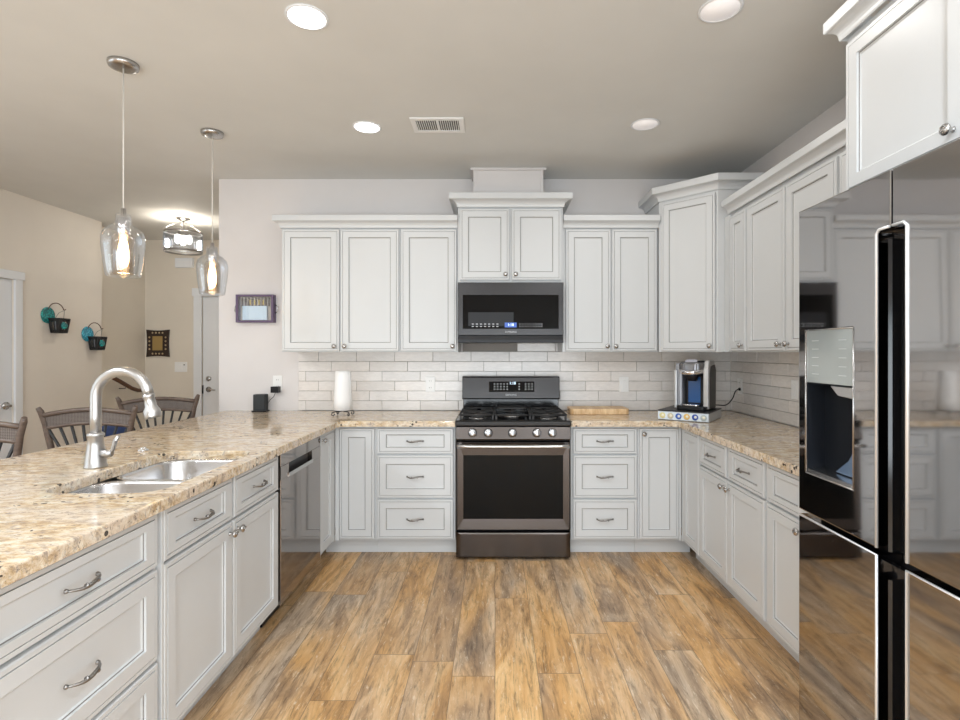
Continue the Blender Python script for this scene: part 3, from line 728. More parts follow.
# outline plate with hole
def plate(outer, holes, y0, y1, bev=.004):
    tmp = BM(); lps = []
    for lp in [outer]+holes:
        vs = [tmp.verts.new((x, y0, z)) for x, z in lp]
        for i in range(len(vs)): tmp.edges.new((vs[i], vs[(i+1) % len(vs)]))
    bmesh.ops.triangle_fill(tmp, use_beauty=True, use_dissolve=False, edges=tmp.edges[:])
    bmesh.ops.dissolve_limit(tmp, angle_limit=.01, verts=tmp.verts[:], edges=tmp.edges[:]) if False else None
    r = bmesh.ops.extrude_face_region(tmp, geom=tmp.faces[:])
    for v in [g_ for g_ in r['geom'] if isinstance(g_, bmesh.types.BMVert)]: v.co.y = y1
    bmesh.ops.recalc_face_normals(tmp, faces=tmp.faces[:])
    if bev:
        es = [e for e in tmp.edges if len(e.link_faces) == 2 and all(abs(v.co.y-y0) < 1e-6 for v in e.verts) and abs(e.link_faces[0].normal.y-e.link_faces[1].normal.y) > .5]
        bmesh.ops.bevel(tmp, geom=es, offset=bev, segments=3, affect='EDGES', profile=.5)
    return tmp
hole = [(VX0, VZ0), (VX1, VZ0), (VX1, VZ1), (VX0, VZ1)]
d = obj('upper_left_door', plate([(0, SPL1), (PX0, SPL1), (PX0, PZ-.01), (PX0+.01, PZ), (GX-.003, PZ), (GX-.003, FH), (0, FH)], [hole], 0, DT), 'fridge', t)
d2 = obj('upper_right_door', plate([(PX1, SPL1), (FW, SPL1), (FW, FH), (GX+.003, FH), (GX+.003, PZ), (PX1-.01, PZ), (PX1, PZ-.01)], [], 0, DT), 'fridge', t)
d3 = obj('lower_left_door', plate([(0, .045), (PX0, .045), (PX0, SPL0), (0, SPL0)], [], 0, DT), 'fridge', t)
d4 = obj('lower_right_door', plate([(PX1, .045), (FW, .045), (FW, SPL0), (PX1, SPL0)], [], 0, DT), 'fridge', t)
M['edge'] = mat('bright_edge_trim', (.88, .90, .93), .35, .6)
def edge_strip(pts, par, r=.0042):
    b = BM(); tube(b, pts, r, 8); obj('chrome_edge', b, 'edge', par)
edge_strip([(PX0-.001, -.001, SPL1+.002), (PX0-.001, -.001, PZ-.012), (PX0+.01, -.001, PZ-.001), (GX-.006, -.001, PZ-.001)], d)
edge_strip([(PX1+.001, -.001, SPL1+.002), (PX1+.001, -.001, PZ-.012), (PX1-.01, -.001, PZ-.001), (GX+.006, -.001, PZ-.001)], d2)
edge_strip([(PX0-.001, -.001, .05), (PX0-.001, -.001, SPL0-.001), (.003, -.001, SPL0-.001)], d3)
edge_strip([(PX1+.001, -.001, .05), (PX1+.001, -.001, SPL0-.001), (FW-.003, -.001, SPL0-.001)], d4)
for par, xa, xb, za, zb in ((d, PX0+.001, GX-.003, SPL1, PZ-.001), (d2, GX+.003, PX1-.001, SPL1, PZ-.001), (d3, PX0+.001, GX-.003, .05, SPL0-.03), (d4, GX+.003, PX1-.001, .05, SPL0-.03)):
    b = BM(); box(b, xa, xb, .045, DT, za, zb, .001); w_ = (xb-xa)
    m_ = (xa+xb)/2; prism(b, [(m_-.004, .0445), (m_+.003, .0445), (m_+.005, .020), (m_, .012), (m_-.007, .018)], za, zb-.03, 'z')
    obj('grip_pocket', b, 'enamel', par)
# dispenser
b = BM(); box(b, VX0+.001, VX1-.001, .002, .02, VM, VZ1-.001, .001); sp_ = obj('dispenser_screen', b, mat('dispenser_screen', (.40, .44, .44), .10, .3), d)
b = BM()
for i in range(5):
    for j in (.05, .19): box(b, VX0+j-.018, VX0+j+.018, .0012, .0018, 1.295+i*.028, 1.2965+i*.028)
obj('screen_marks', b, 'mark', sp_)
b = BM(); y1 = .066
box(b, VX0, VX1, y1-.004, y1, VZ0, VM); box(b, VX0, VX0+.004, .003, y1, VZ0, VM); box(b, VX1-.004, VX1, .003, y1, VZ0, VM); box(b, VX0, VX1, .003, y1, VM-.004, VM)
obj('dispenser_recess', b, mat('recess_black', (.006, .008, .012), .6, spec=.2), d)
b = BM(); prism(b, [(.004, VZ0), (.004, VZ0+.012), (y1-.004, VZ0+.022), (y1-.004, VZ0)], VX0+.002, VX1-.002, 'x'); tr_ = obj('drip_tray', b, 'steel', d)
b = BM(); prism(b, [(VX0+.12, VM-.005), (VX1-.006, VM-.005), (VX1-.006, VM-.04), (VX0+.16, VM-.035)], .006, .05, 'y', bev=.003); obj('water_nozzle', b, 'silver', d)
b = BM(); prism(b, [(VX0+.10, VZ0+.022), (VX1-.006, VZ0+.022), (VX1-.006, VZ0+.17), (VX0+.165, VZ0+.07)], .036, .044, 'y', bev=.002); obj('blue_lit_wedge', b, mat('blue_lit_chrome', (.35, .50, .75), .2, .8), d)  # added wedge; blue light in the recess is put into its colour
b = BM(); prism(b, [(.045, VZ0+.02), (.058, VZ0+.02), (.058, VM-.05), (.052, VM-.05)], VX1-.075, VX1-.02, 'x', bev=.002); obj('dispenser_paddle', b, 'bluelit', d)
b = BM(); x0_, x1_ = VX0-.002, VX1+.002
for a_, c_ in (((x0_, VZ1), (x1_, VZ1)), ((x1_, VZ1), (x1_, VZ0)), ((x1_, VZ0), (x0_, VZ0)), ((x0_, VZ0), (x0_, VZ1))): tube(b, [(a_[0], -.001, a_[1]), (c_[0], -.001, c_[1])], .0018, 6)
obj('dispenser_bezel', b, 'nickel', d)

# ------------------------------------------------------------------ ceiling fittings
def downlight(x, y, lit, label):
    t = thing('recessed_light', label, 'light', (x, y, H-.001)); b = BM()
    lathe(b, [(.084, 0), (.084, -.003), (.076, -.005), (.073, -.003), (.073, 0)], None, 36); obj('trim_ring', b, 'trim', t)
    b = BM(); lathe(b, [(0, -.003), (.073, -.003), (.073, 0)], None, 36); obj('lens', b, 'lens' if lit else 'lens_dim', t)
    if True:
        l = area('downlight_lamp', (0, 0, -.012), (0, 0, 0), .14, 0, 1.2 if x < 0 else 3, (1, .97, .93), 'DISK'); l.parent = t
downlight(-.758, 2.136, True, 'brightly lit recessed ceiling light nearest the camera on the left')
downlight(-.768, 3.18, True, 'brightly lit recessed ceiling light beside the ceiling vent')
downlight(.889, 3.14, False, 'dim recessed ceiling light right of centre, nearer the back wall')
downlight(.886, 2.086, False, 'dim recessed ceiling light at the top edge of the photo, nearer the refrigerator')
t = thing('ceiling_vent', 'white rectangular louvred air vent in the ceiling', 'vent', (-.337, 3.145, H-.001)); b = BM()
for a in ((-.155, .155, -.10, -.072), (-.155, .155, .072, .10), (-.155, -.125, -.072, .072), (.125, .155, -.072, .072), (-.008, .008, -.072, .072)): box(b, *a, -.008, 0, .001)
obj('vent_frame', b, 'plastic', t)
b = BM(); box(b, -.126, .126, -.073, .073, -.002, -.0005); obj('vent_duct', b, 'slot', t)
b = BM()
for s in (-1, 1):
    for k in range(9):
        x = s*(.018+.0125*k); prism(b, [(x-.0022, -.0065), (x+.0022, -.0065), (x+.0022, -.003), (x-.0022, -.003)], -.072, .072, 'y')
obj('louvre_blades', b, 'plastic', t)
# pendants
def pendant(x, y, label):
    t = thing('pendant_light', label, 'pendant light', (x, y, H), 0, 'glass pendants over the peninsula')
    b = BM(); lathe(b, [(0, -.026), (.045, -.026), (.060, -.022), (.064, -.012), (.064, -.001), (0, -.001)], None, 30); obj('canopy', b, 'nickel', t)
    b = BM(); tube(b, [(0, 0, -.02), (0, 0, -.70)], .0028, 8); obj('cord', b, mat('pendant_cord', (.7, .68, .64), .4), t)
    b = BM(); lathe(b, [(0, -.68), (.010, -.68), (.012, -.72), (.024, -.725), (.026, -.79), (.020, -.80), (.018, -.825), (0, -.825)], None, 20); obj('socket', b, 'chrome', t)
    b = BM(); prof = [(.024, -.705), (.030, -.71), (.032, -.745), (.036, -.755), (.060, -.768), (.080, -.790), (.088, -.820), (.088, -.85), (.081, -.92), (.073, -.975), (.069, -.995), (.065, -.998)]
    lathe(b, prof, None, 36); obj('glass_shade', b, 'glass', t)
    b = BM(); lathe(b, [(.034, -.80), (.044, -.815), (.047, -.87), (.043, -.985), (.041, -.986), (.045, -.87), (.042, -.817)], None, 28); obj('inner_glass', b, thin_glass('amber_inner_glass', (1, .93, .84), base=.04), t)
    b = BM(); lathe(b, [(0, -.825), (.013, -.827), (.018, -.85), (.022, -.88), (.022, -.925), (.014, -.95), (0, -.958)], None, 20); obj('bulb', b, 'bulb', t)
    l = bpy.data.lights.new('pendant_lamp', 'POINT'); l.energy = 1.3; l.color = (1, .8, .58); l.shadow_soft_size = .03
    o = bpy.data.objects.new('pendant_lamp', l); C.objects.link(o); o.parent = t; o.location = (0, 0, -1.0)
pendant(-1.736, 2.476, 'clear glass bottle shaped pendant light, the nearer and larger in the photo')
pendant(-1.735, 3.252, 'clear glass bottle shaped pendant light, the farther one next to the wall corner')
# drum crystal fixture
t = thing('drum_chandelier', 'small crystal drum ceiling light with bronze bands in the hall', 'chandelier', (-3.14, 5.34, H)); b = BM()
lathe(b, [(0, -.03), (.03, -.03), (.065, -.012), (.068, -.001), (0, -.001)], None, 24); tube(b, [(0, 0, -.02), (0, 0, -.12)], .008, 8); obj('canopy', b, 'nickel', t)
b = BM()
for k in range(4):
    a = PI/4+k*PI/2; tube(b, [(.02*math.cos(a), .02*math.sin(a), -.05), (.09*math.cos(a), .09*math.sin(a), -.075), (.15*math.cos(a), .15*math.sin(a), -.11), (.165*math.cos(a), .165*math.sin(a), -.135)], .004, 6)
obj('hanger_arms', b, 'nickel', t)
for z in (-.14, -.33):
    b = BM(); lathe(b, [(.166, z), (.172, z), (.172, z-.018), (.166, z-.018), (.166, z)], None, 40); obj('band', b, 'pewter', t)
b = BM()
for k in range(48):
    a = 2*PI*k/48; x, y = .168*math.cos(a), .168*math.sin(a); lathe(b, [(0, -.155), (.008, -.165), (.009, -.32), (0, -.335)], Matrix.Translation((x, y, 0)), 6, smooth=False)
obj('crystal_rods', b, 'glass', t)
b = BM()
for k in range(3): lathe(b, [(0, -.17), (.02, -.185), (.027, -.225), (.018, -.26), (0, -.27)], Matrix.Translation((.06*math.cos(k*2.1), .06*math.sin(k*2.1), 0)), 12)
obj('bulbs', b, 'lens', t)
l = bpy.data.lights.new('chandelier_lamp', 'POINT'); l.energy = 15; l.color = (1, .9, .76); l.shadow_soft_size = .05
o = bpy.data.objects.new('chandelier_lamp', l); C.objects.link(o); o.parent = t; o.location = (0, 0, -.22)

# ------------------------------------------------------------------ wall fittings
def outlet(name, loc, rz, label, w_=.072, h=.117, kind='outlet', cat='outlet'):
    t = thing(name, label, cat, loc, rz); b = BM(); box(b, -w_/2, w_/2, -.006, 0, -h/2, h/2, .002); obj('cover_plate', b, 'plastic', t)
    if kind == 'outlet':
        for s in (-1, 1):
            b = BM(); prism(b, rrect(-.017, .017, s*.026-.015, s*.026+.015, .006), -.0075, -.006, 'y'); f = obj('receptacle', b, 'plastic', t)
            b = BM(); box(b, -.008, -.006, -.0082, -.0076, s*.026-.004, s*.026+.006); box(b, .006, .008, -.0082, -.0076, s*.026-.004, s*.026+.006); obj('slots', b, 'slot', f)
    else:
        b = BM(); box(b, -.016, .016, -.009, -.006, -.033, .033, .002); obj('rocker', b, 'plastic', t)
    return t
yt = YB-.0165
outlet('wall_outlet', (-.503, yt, 1.118), 0, 'white outlet in the tile between towel holder and range')
outlet('wall_switch', (1.003, yt, 1.118), 0, 'white switch plate in the tile above the wooden board', kind='sw', cat='switch')
outlet('wall_outlet', (XR-.0165, 3.96, 1.115), -R90, 'white outlet on the right wall with the coffee maker plugged in')
outlet('wall_switch', (XR-.0165, 3.235, 1.14), -R90, 'white switch plate on the right wall at the refrigerator edge', kind='sw', cat='switch')
outlet('wall_outlet', (-1.697, YB, 1.127), 0, 'white outlet on the painted wall with a black adapter plugged in')
t = outlet('light_switch', (-3.785, YF, 1.19), 0, 'white double switch plate on the hall wall near the door', .15, .12, 'sw', 'switch')
b = BM(); box(b, .035, .05, -.0095, -.006, .02, .032); obj('switch_sensor', b, 'slot', t)
t = thing('door_chime', 'white rectangular chime box high on the hall wall', 'door chime', (-3.73, YF, 2.44)); b = BM()
box(b, -.105, .105, -.045, 0, -.058, .058, .006); obj('cover', b, 'trim', t); b = BM()
for k in range(5): box(b, -.08, .08, -.046, -.044, -.04+k*.018, -.036+k*.018)
obj('grille', b, 'plastic', t)
# framed ethnic picture in the hall
t = thing('picture_frame', 'small dark carved frame with gold centre on the hall wall', 'picture', (-4.055, YF, 1.475)); b = BM()
def flare(w_, h, k, n=6):
    P_ = []
    cs = [(-w_, -h), (w_, -h), (w_, h), (-w_, h)]
    for i in range(4):
        (xa, ya), (xb, yb) = cs[i], cs[(i+1) % 4]
        for j in range(n):
            u = j/n; s_ = 1-k*math.sin(PI*u); P_.append(((xa+(xb-xa)*u)*(s_ if i % 2 else 1), (ya+(yb-ya)*u)*(1 if i % 2 else s_)))
    return P_
prism(b, flare(.138, .165, .07), -.022, 0, 'y', bev=.003); obj('frame', b, mat('dark_carved_wood', (.03, .015, .01), .4), t)
b = BM(); box(b, -.060, .060, -.024, -.021, -.085, .085); obj('gold_panel', b, mat('aged_gold', (.42, .29, .11), .4, .4), t)
b = BM()
for s in (-1, 1):
    for k in range(4): lathe(b, [(0, 0), (.012, 0), (.008, .006), (0, .007)], Matrix.Translation((s*.097, -.021, -.07+k*.047)) @ Matrix.Rotation(PI/2, 4, 'X'), 10)
    for k in range(4): lathe(b, [(0, 0), (.012, 0), (.008, .006), (0, .007)], Matrix.Translation((-.06+k*.04, -.021, s*.125)) @ Matrix.Rotation(PI/2, 4, 'X'), 10)
obj('inlay_studs', b, mat('bone_inlay', (.5, .38, .22), .4), t)
# stair handrail
b = BM(); tube(b, [(-4.15, 5.70, 1.115), (-4.148, 5.85, 1.05), (-4.145, 6.05, .955), (-4.142, 6.15, .925), (-4.14, 6.24, .918), (-4.14, 6.27, .93)], .022, 10)
t = thing('stair_handrail', 'dark brown wooden handrail sloping down the hall wall behind the faucet', 'handrail', (0, 0, 0)); obj('rail', b, 'rail', t)
b = BM(); tube(b, [(-4.22, 5.95, .96), (-4.15, 5.95, .96), (-4.147, 5.95, .985)], .006, 6); obj('bracket', b, 'pewter', t)

# teal wall sconces
def sconce(y, z, m, label):
    t = thing('wall_candle_holder', label, 'wall decor', (XL, y, z), R90)
    b = BM(); lathe(b, [(0, .004), (.050, .010), (.070, .012), (.075, .006), (.075, .0), (0, 0)], Matrix.Translation((-.05, -.002, .005)) @ Matrix.Rotation(PI/2, 4, 'X'), 28); obj('mosaic_disc', b, m, t)
    b = BM(); pts = [(-.05, -.012, .06)]
    for k in range(11):
        a = PI-PI*1.05*k/10; pts.append((-.002+.047*math.cos(a), -.012-.06*k/10, .070+.050*math.sin(a)))
    pts += [(.052, -.075, .060), (.062, -.078, .066)]
    tube(b, pts, .0042, 8); obj('hook', b, 'rail', t)
    b = BM()
    for s in (-1, 1): tube(b, [(.015+s*.050, -.055, -.025), (.030+s*.03, -.065, .03), (.050, -.076, .058)], .0025, 6)
    obj('hanging_wire', b, 'pewter', t)
    b = BM(); c0, r0, r1, z0_, z1_ = (.015, -.055), .062, .046, -.025, -.150
    def ring4(r, z): return [(c0[0]-r, c0[1]-r*.8, z), (c0[0]+r, c0[1]-r*.8, z), (c0[0]+r, c0[1]+r*.8, z), (c0[0]-r, c0[1]+r*.8, z)]
    A_, B_ = ring4(r0, z0_), ring4(r1, z1_)
    for R_ in (A_, B_):
        for k in range(4): tube(b, [R_[k], R_[(k+1) % 4]], .007, 6)
    for k in range(4):
        tube(b, [A_[k], B_[k]], .006, 6)
        for u in (.25, .5, .75):
            p0 = Vector(A_[k]).lerp(Vector(A_[(k+1) % 4]), u); p1 = Vector(B_[k]).lerp(Vector(B_[(k+1) % 4]), u); tube(b, [p0, p1], .0035, 5)
    box(b, c0[0]-r1, c0[0]+r1, c0[1]-r1*.8, c0[1]+r1*.8, z1_-.004, z1_+.004)
    for q in ((0, 1), (1, 2), (3, 0)):
        for (u0, u1, v0, v1) in ((0, .22, 0, 1), (.78, 1, 0, 1), (0, 1, 0, .2), (0, 1, .8, 1)):
            f4 = []
            for (u, v) in ((u0, v0), (u1, v0), (u1, v1), (u0, v1)):
                f4.append(Vector(A_[q[0]]).lerp(Vector(A_[q[1]]), u).lerp(Vector(B_[q[0]]).lerp(Vector(B_[q[1]]), u), v))
            cc = Vector((c0[0], c0[1], 0)); f5 = [p+(Vector((cc.x-p.x, cc.y-p.y, 0)).normalized()*.004) for p in f4]
            va = [b.verts.new(p) for p in f4]; vb = [b.verts.new(p) for p in f5]; b.faces.new(va); b.faces.new(vb[::-1])
            for k in range(4): b.faces.new([va[k], va[(k+1) % 4], vb[(k+1) % 4], vb[k]])
    bk = obj('basket', b, 'iron', t)
    b = BM(); lathe(b, [(0, -.013), (.028, -.011), (.036, 0), (.028, .011), (0, .013)], Matrix.Translation((c0[0], c0[1]-.046, -.088)) @ Matrix.Rotation(PI/2, 4, 'X'), 20); obj('teal_medallion', b, 'teal', bk)
    b = BM(); lathe(b, [(.028, -.128), (.034, -.09), (.036, -.02), (.034, -.02), (.026, -.12), (0, -.122)], Matrix.Translation((*c0, 0)), 20); obj('glass_cup', b, 'smoke', bk)
sconce(4.88, 1.70, 'teal', 'teal mosaic disc wall candle holder with black basket, the nearer and higher one')
sconce(5.35, 1.545, 'aqua', 'aqua mosaic disc wall candle holder with black basket, the farther and lower one')

# shadow box on back wall
t = thing('shadow_box', 'dark purple framed shadow box hanging left of the wall cabinets', 'picture', (-1.855, YB, 1.706)); b = BM()
for a in ((-.145, -.128, -.108, .108), (.128, .145, -.108, .108), (-.128, .128, -.108, -.092), (-.128, .128, .092, .108)): box(b, a[0], a[1], -.055, 0, a[2], a[3], .002)
fr = obj('frame', b, mat('purple_frame', (.10, .06, .13), .4), t)
b = BM(); box(b, -.13, .13, -.010, -.002, -.094, .094); obj('backing', b, mat('striped_backing', (.42, .36, .34), .6), fr)
b = BM(); box(b, -.105, .085, -.030, -.012, -.088, .022, .002); obj('pale_card', b, mat('pale_blue_card', (.62, .72, .85), .5), t)
b = BM()
for k in range(9): box(b, -.115+k*.026, -.105+k*.026, -.022, -.012, .02, .088, .001)
obj('slim_tools', b, mat('dark_bristles', (.08, .05, .05), .5), t)
b = BM()
for k in range(4): box(b, -.05+k*.034, -.041+k*.034, -.026, -.0225, .03, .07, .001)
obj('gold_ferrules', b, mat('gold_ferrule', (.5, .36, .12), .35, .6), t)
for s in (-1, 1):
    b = BM(); tube(b, [(s*.146, -.02, .03), (s*.166, -.022, .02), (s*.168, -.022, -.02), (s*.146, -.02, -.035)], .004, 8); obj('side_handle', b, 'nickel', fr)
b = BM(); box(b, -.129, .129, -.050, -.048, -.093, .093); obj('glass_pane', b, 'pane', fr)

# ------------------------------------------------------------------ counter items
t = thing('smart_speaker', 'small black rectangular speaker on the counter against the left wall', 'speaker', (-1.795, 4.06, CT+.0005)); b = BM()
prism(b, rrect(-.045, .045, -.035, .035, .008), .010, .132, 'z', bev=.003); obj('body', b, mat('black_mesh', (.02, .024, .028), .6), t)
b = BM(); prism(b, rrect(-.054, .054, -.044, .044, .01), 0, .010, 'z', bev=.002); obj('base', b, 'black', t)
t = thing('power_adapter', 'black power adapter plugged into the painted wall outlet with a thin cord', 'adapter', (-1.70, YB-.0085, 1.085)); b = BM()
box(b, -.030, .030, -.05, 0, -.030, .018, .003); obj('adapter_body', b, 'black', t)
b = BM(); tube(b, [(0, -.03, -.03), (-.01, -.035, -.06), (-.035, -.045, -.085), (-.050, -.05, -.11), (-.055, -.055, -.14), (-.052, -.06, -.162)], .0022, 6); obj('power_cord', b, 'black', t)
# paper towel
t = thing('paper_towel_holder', 'white paper towel roll on a scrolled black iron stand', 'paper towel', (-1.09, 3.80, CT+.0005)); b = BM()
for k in range(4):
    a = PI/4+k*PI/2; c, s = math.cos(a), math.sin(a); pts = [(.02*c, .02*s, .030), (.06*c, .06*s, .032), (.085*c, .085*s, .026), (.088*c, .088*s, .010), (.075*c, .075*s, .004), (.066*c, .066*s, .012), (.072*c, .072*s, .02)]
    tube(b, pts, .0036, 7)
lathe(b, [(.0, .036), (.055, .036), (.055, .040), (0, .040)], None, 24); tube(b, [(0, 0, .04), (0, 0, .312)], .004, 8)
obj('iron_stand', b, 'iron', t)
b = BM(); lathe(b, [(.018, .041), (.068, .041), (.064, .12), (.058, .22), (.053, .318), (.018, .318), (.018, .041)], None, 40)
tube(b, [(.0665, -.006, .045), (.062, -.012, .13), (.052, -.020, .312)], .002, 5); obj('towel_roll', b, 'paper', t)
# butcher block
t = thing('cutting_board', 'thick light maple butcher block lying right of the range', 'cutting board', (.765, 3.955, CT+.0005)); b = BM()
prism(b, rrect(-.215, .215, -.105, .105, .03), 0, .042, 'z', bev=.004); obj('block', b, 'board', t)
b = BM(); 
for s in (-1, 1): tube(b, [(s*.211, -.03, .02), (s*.217, -.03, .024), (s*.217, .03, .024), (s*.211, .03, .02)], .003, 6)
obj('side_grip', b, 'rail', t)

# coffee pod drawer + machine
ang = -math.radians(35)
t = thing('coffee_pod_drawer', 'low coffee pod storage drawer with round pod pictures under the coffee maker', 'pod drawer', (1.332, 3.63, CT+.0005), ang)
b = BM(); box(b, -.165, .165, -.16, .19, .001, .058, .002); obj('drawer_case', b, mat('pod_case_silver', (.50, .52, .54), .3, .3), t)
b = BM(); box(b, -.167, .167, -.162, .192, .058, .066, .003); obj('drawer_top', b, 'black', t)
b = BM(); box(b, -.163, .163, -.168, -.160, .004, .054, .002); fr = obj('drawer_front', b, mat('pod_front_print', (.70, .78, .86), .3), t)
cols = [(.75, .68, .35), (.6, .55, .42), (.04, .12, .45), (.80, .52, .18), (.03, .08, .38), (.50, .56, .56)]
for i in range(6):
    b = BM(); lathe(b, [(0, 0), (.020, 0), (.020, .002), (.012, .003), (0, .003)], Matrix.Translation((-.132+i*.053, -.168, .030)) @ Matrix.Rotation(PI/2, 4, 'X'), 20)
    pp = obj('pod_picture', b, mat('pod_colour', cols[i], .4), fr)
    b = BM(); lathe(b, [(0, .003), (.009, .003), (.009, .004), (0, .004)], Matrix.Translation((-.132+i*.053+.003, -.168, .031)) @ Matrix.Rotation(PI/2, 4, 'X'), 14); obj('pod_logo', b, mat('pod_logo', (.85, .85, .8) if i in (2, 4) else (.9, .86, .7), .4), pp)
t = thing('coffee_maker', 'silver and black single serve coffee maker standing on the pod drawer', 'coffee maker', (1.372, 3.645, CT+.067), ang)
t.scale = (1.08, 1.0, 1.02)
def cprism(poly, x0, x1, bev=.006): b = BM(); prism(b, poly, x0, x1, 'x', bev=bev); return b
b = BM(); prism(b, rrect(-.085, .098, -.125, .12, .03), 0, .026, 'z', bev=.004); obj('base', b, 'black', t)
b = cprism([(.0, .026), (.12, .026), (.125, .27), (.09, .315), (-.02, .325), (-.06, .30), (-.06, .245), (-.01, .225), (.0, .20)], -.055, .065); obj('brewer_core', b, 'black', t)
# head with lid, faceplate, handle
b = BM(); prism(b, [(x*1.0, y) for x, y in rrect(-.075, .075, -.118, .02, .05, 8)], .238, .315, 'z', bev=.016); h_ = obj('brew_head', b, mat('dark_gunmetal', (.20, .20, .21), .25, .7), t)
b = BM(); q2 = BM(); prism(q2, rrect(-.036, .036, -.03, .03, .012), 0, .006, 'z', bev=.002); merge(b, q2, 0, Matrix.Translation((0, -.088, .312)) @ Matrix.Rotation(.55, 4, 'X')); obj('touch_screen', b, mat('screen_grey', (.42, .42, .48), .15), h_)
b = BM(); pts = [(.072*math.cos(a), -.055-.080*math.sin(a), .262-.018*math.sin(a)) for a in [PI*k/16 for k in range(17)]]; pts = [(-x_, y_, z_) for x_, y_, z_ in pts]
tube(b, pts, .0125, 10, flat=(.6, 1.2)); obj('lid_handle', b, 'chrome', h_)
b = BM(); lathe(b, [(0, .19), (.028, .19), (.036, .215), (.046, .24), (0, .24)], Matrix.Translation((0, -.062, 0)), 20); obj('pod_nozzle', b, 'black', h_)
b = BM(); prism(b, rrect(-.05, .05, -.112, -.010, .02), .026, .036, 'z', bev=.003); obj('drip_tray', b, 'chrome', t)
b = BM(); box(b, -.038, .038, -.006, .0, .04, .222, .003); obj('blue_lit_panel', b, 'bluelit', t)  # added plate; blue light of the cup cavity put into its colour
# left reservoir, right side shell
sh = [(-.085, 0.0), (.12, 0.0), (.128, .25), (.10, .312), (-.05, .322), (-.078, .30), (-.075, .24), (-.07, .1)]
b = cprism([(-.06, .012), (.11, .012), (.118, .27), (.09, .31), (-.06, .305)], -.105, -.062, .012); obj('water_reservoir', b, 'smoke', t)
b = cprism([(-.082, .005), (-.045, .005), (-.045, .235), (-.015, .285), (.10, .295), (.09, .325), (-.04, .325), (-.082, .275)], .070, .102, .006); obj('silver_side_band', b, 'silver', t)
b = cprism([(-.045, .005), (.12, .005), (.128, .26), (.10, .296), (-.015, .286), (-.045, .236)], .072, .104, .003); obj('black_side_panel', b, mat('black_rib', (.03, .028, .026), .4), t)
b = cprism([(-.082, .005), (-.062, .005), (-.062, .26), (-.082, .26)], -.106, -.09, .004); obj('silver_front_strip', b, 'silver', t)
# cord to outlet
b = BM()
P0 = Vector((1.50, 3.74, CT+.085)); P3 = Vector((XR-.046, 3.96, 1.09))
pts = []
ctrl = [P0, Vector((1.58, 3.78, .992)), Vector((1.65, 3.81, .99)), Vector((1.70, 3.83, 1.03)), Vector((1.745, 3.88, 1.08)), P3]
for i in range(len(ctrl)-1):
    p0 = ctrl[max(i-1, 0)]; p1 = ctrl[i]; p2 = ctrl[i+1]; p3 = ctrl[min(i+2, len(ctrl)-1)]
    for k in range(5):
        u = k/5; pts.append(.5*((2*p1)+(p2-p0)*u+(2*p0-5*p1+4*p2-p3)*u*u+(3*p1-p0-3*p2+p3)*u**3))
pts.append(P3); inv = Matrix.Rotation(-ang, 3, 'Z'); pts = [inv @ (p-t.location) for p in pts]
tube(b, pts, .0038, 8); c_ = obj('power_cord', b, 'black', t)
b = BM(); tube(b, [inv @ (P3-t.location), inv @ (P3+Vector((.011, 0, 0))-t.location)], [.009, .012], 10); obj('plug', b, 'black', c_)

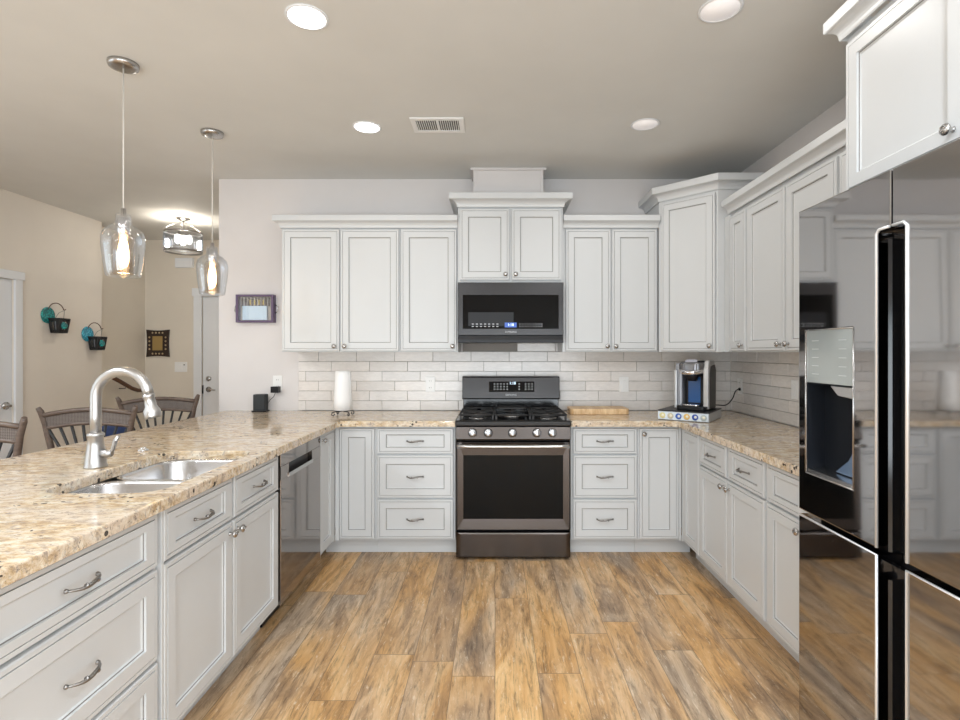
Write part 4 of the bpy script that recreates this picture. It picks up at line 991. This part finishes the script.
# ------------------------------------------------------------------ counter stools
def stool(loc, rz, label):
    t = thing('counter_stool', label, 'stool', loc, rz, 'woven back stools along the peninsula')
    hw0, hw1, zs, zt = .175, .240, .62, 1.040
    b = BM(); prism(b, rrect(-.21, .21, .01, .43, .06), zs-.03, zs, 'z', bev=.005); obj('seat_frame', b, 'rattan', t)
    b = BM(); prism(b, rrect(-.195, .195, .03, .42, .06), zs, zs+.05, 'z', bev=.018); obj('seat', b, mat('tan_seat', (.30, .22, .15), .8), t)
    for sx in (-1, 1):
        b = BM(); pts = [(sx*hw0, .0, zs-.05), (sx*(hw0+.01), -.012, zs+.12), (sx*(hw1-.02), -.03, zt-.08), (sx*hw1, -.035, zt-.01), (sx*(hw1+.008), -.045, zt+.012)]
        tube(b, pts, [.019, .018, .017, .016, .012], 8); obj('back_post', b, 'rattan', t)
        for y, dy in ((.03, -.05), (.40, .04)):
            b = BM(); tube(b, [(sx*.18, y, zs-.03), (sx*.21, y+dy, .002)], [.02, .016], 8); obj('leg', b, 'rattan', t)
    b = BM()
    for z in (.22,): 
        P_ = [(-.205, -.005, z), (.205, -.005, z), (.205, .425, z), (-.205, .425, z)]
        for k in range(4): tube(b, [P_[k], P_[(k+1) % 4]], .010, 8)
    obj('stretcher', b, 'rattan', t)
    def arcx(z, amp, x): return z+amp*math.cos(x/hw1*PI/2)
    xs = [-.228+.456*k/14 for k in range(15)]
    b = BM(); tube(b, [(x, -.035, arcx(zt-.035, .030, x)) for x in xs], .014, 8)
    tube(b, [(x*.97, -.033, arcx(zt-.110, .026, x)) for x in xs], .011, 8); obj('top_rail', b, 'rattan', t)
    b = BM(); up = [(x*.985, arcx(zt-.040, .030, x)) for x in xs]; dn = [(x*.97, arcx(zt-.105, .026, x)) for x in xs][::-1]
    for k in range(14):
        q_ = [up[k], up[k+1], dn[13-k], dn[14-k]]; prism(b, q_, -.038, -.030, 'y')
    obj('woven_panel', b, 'woven', t)
    for k in range(8):
        u = (k-3.5)/3.5; b = BM(); tube(b, [(u*.205, -.032, arcx(zt-.113, .026, u*.205)), (u*.07, -.006, zs+.02)], .0078, 6); obj('spindle', b, 'iron', t)
    return t
s0 = stool((-2.37, 3.115, 0), math.atan2(.11, .5), 'dark brown fan back counter stool directly behind the faucet')
dup(s0, (-2.53, 2.555, 0), .22, 'dark brown fan back counter stool at the left edge of the photo')
dup(s0, (-2.435, 3.85, 0), math.atan2(.20, .44), 'dark brown fan back counter stool farthest from the camera, near the hall door')
b = BM(); lathe(b, [(0, -.055), (.10, -.045), (.15, -.01), (.15, .01), (.10, .045), (0, .055)], None, 24)
for v in b.verts:
    r = math.hypot(v.co.x, v.co.y); 
    if r > 0: k = 1/max(abs(v.co.x), abs(v.co.y))*r; k = 1+(k-1)*.6; v.co.x *= k; v.co.y *= k
o = obj('throw_cushion', b, 'blue', loc=(-2.475, 3.43, .783), rot=(PI/2-.25, 0, .15)); o.scale = (.78, .78, .9); tag(o, 'dark blue throw cushion on the stool behind the faucet', 'cushion')
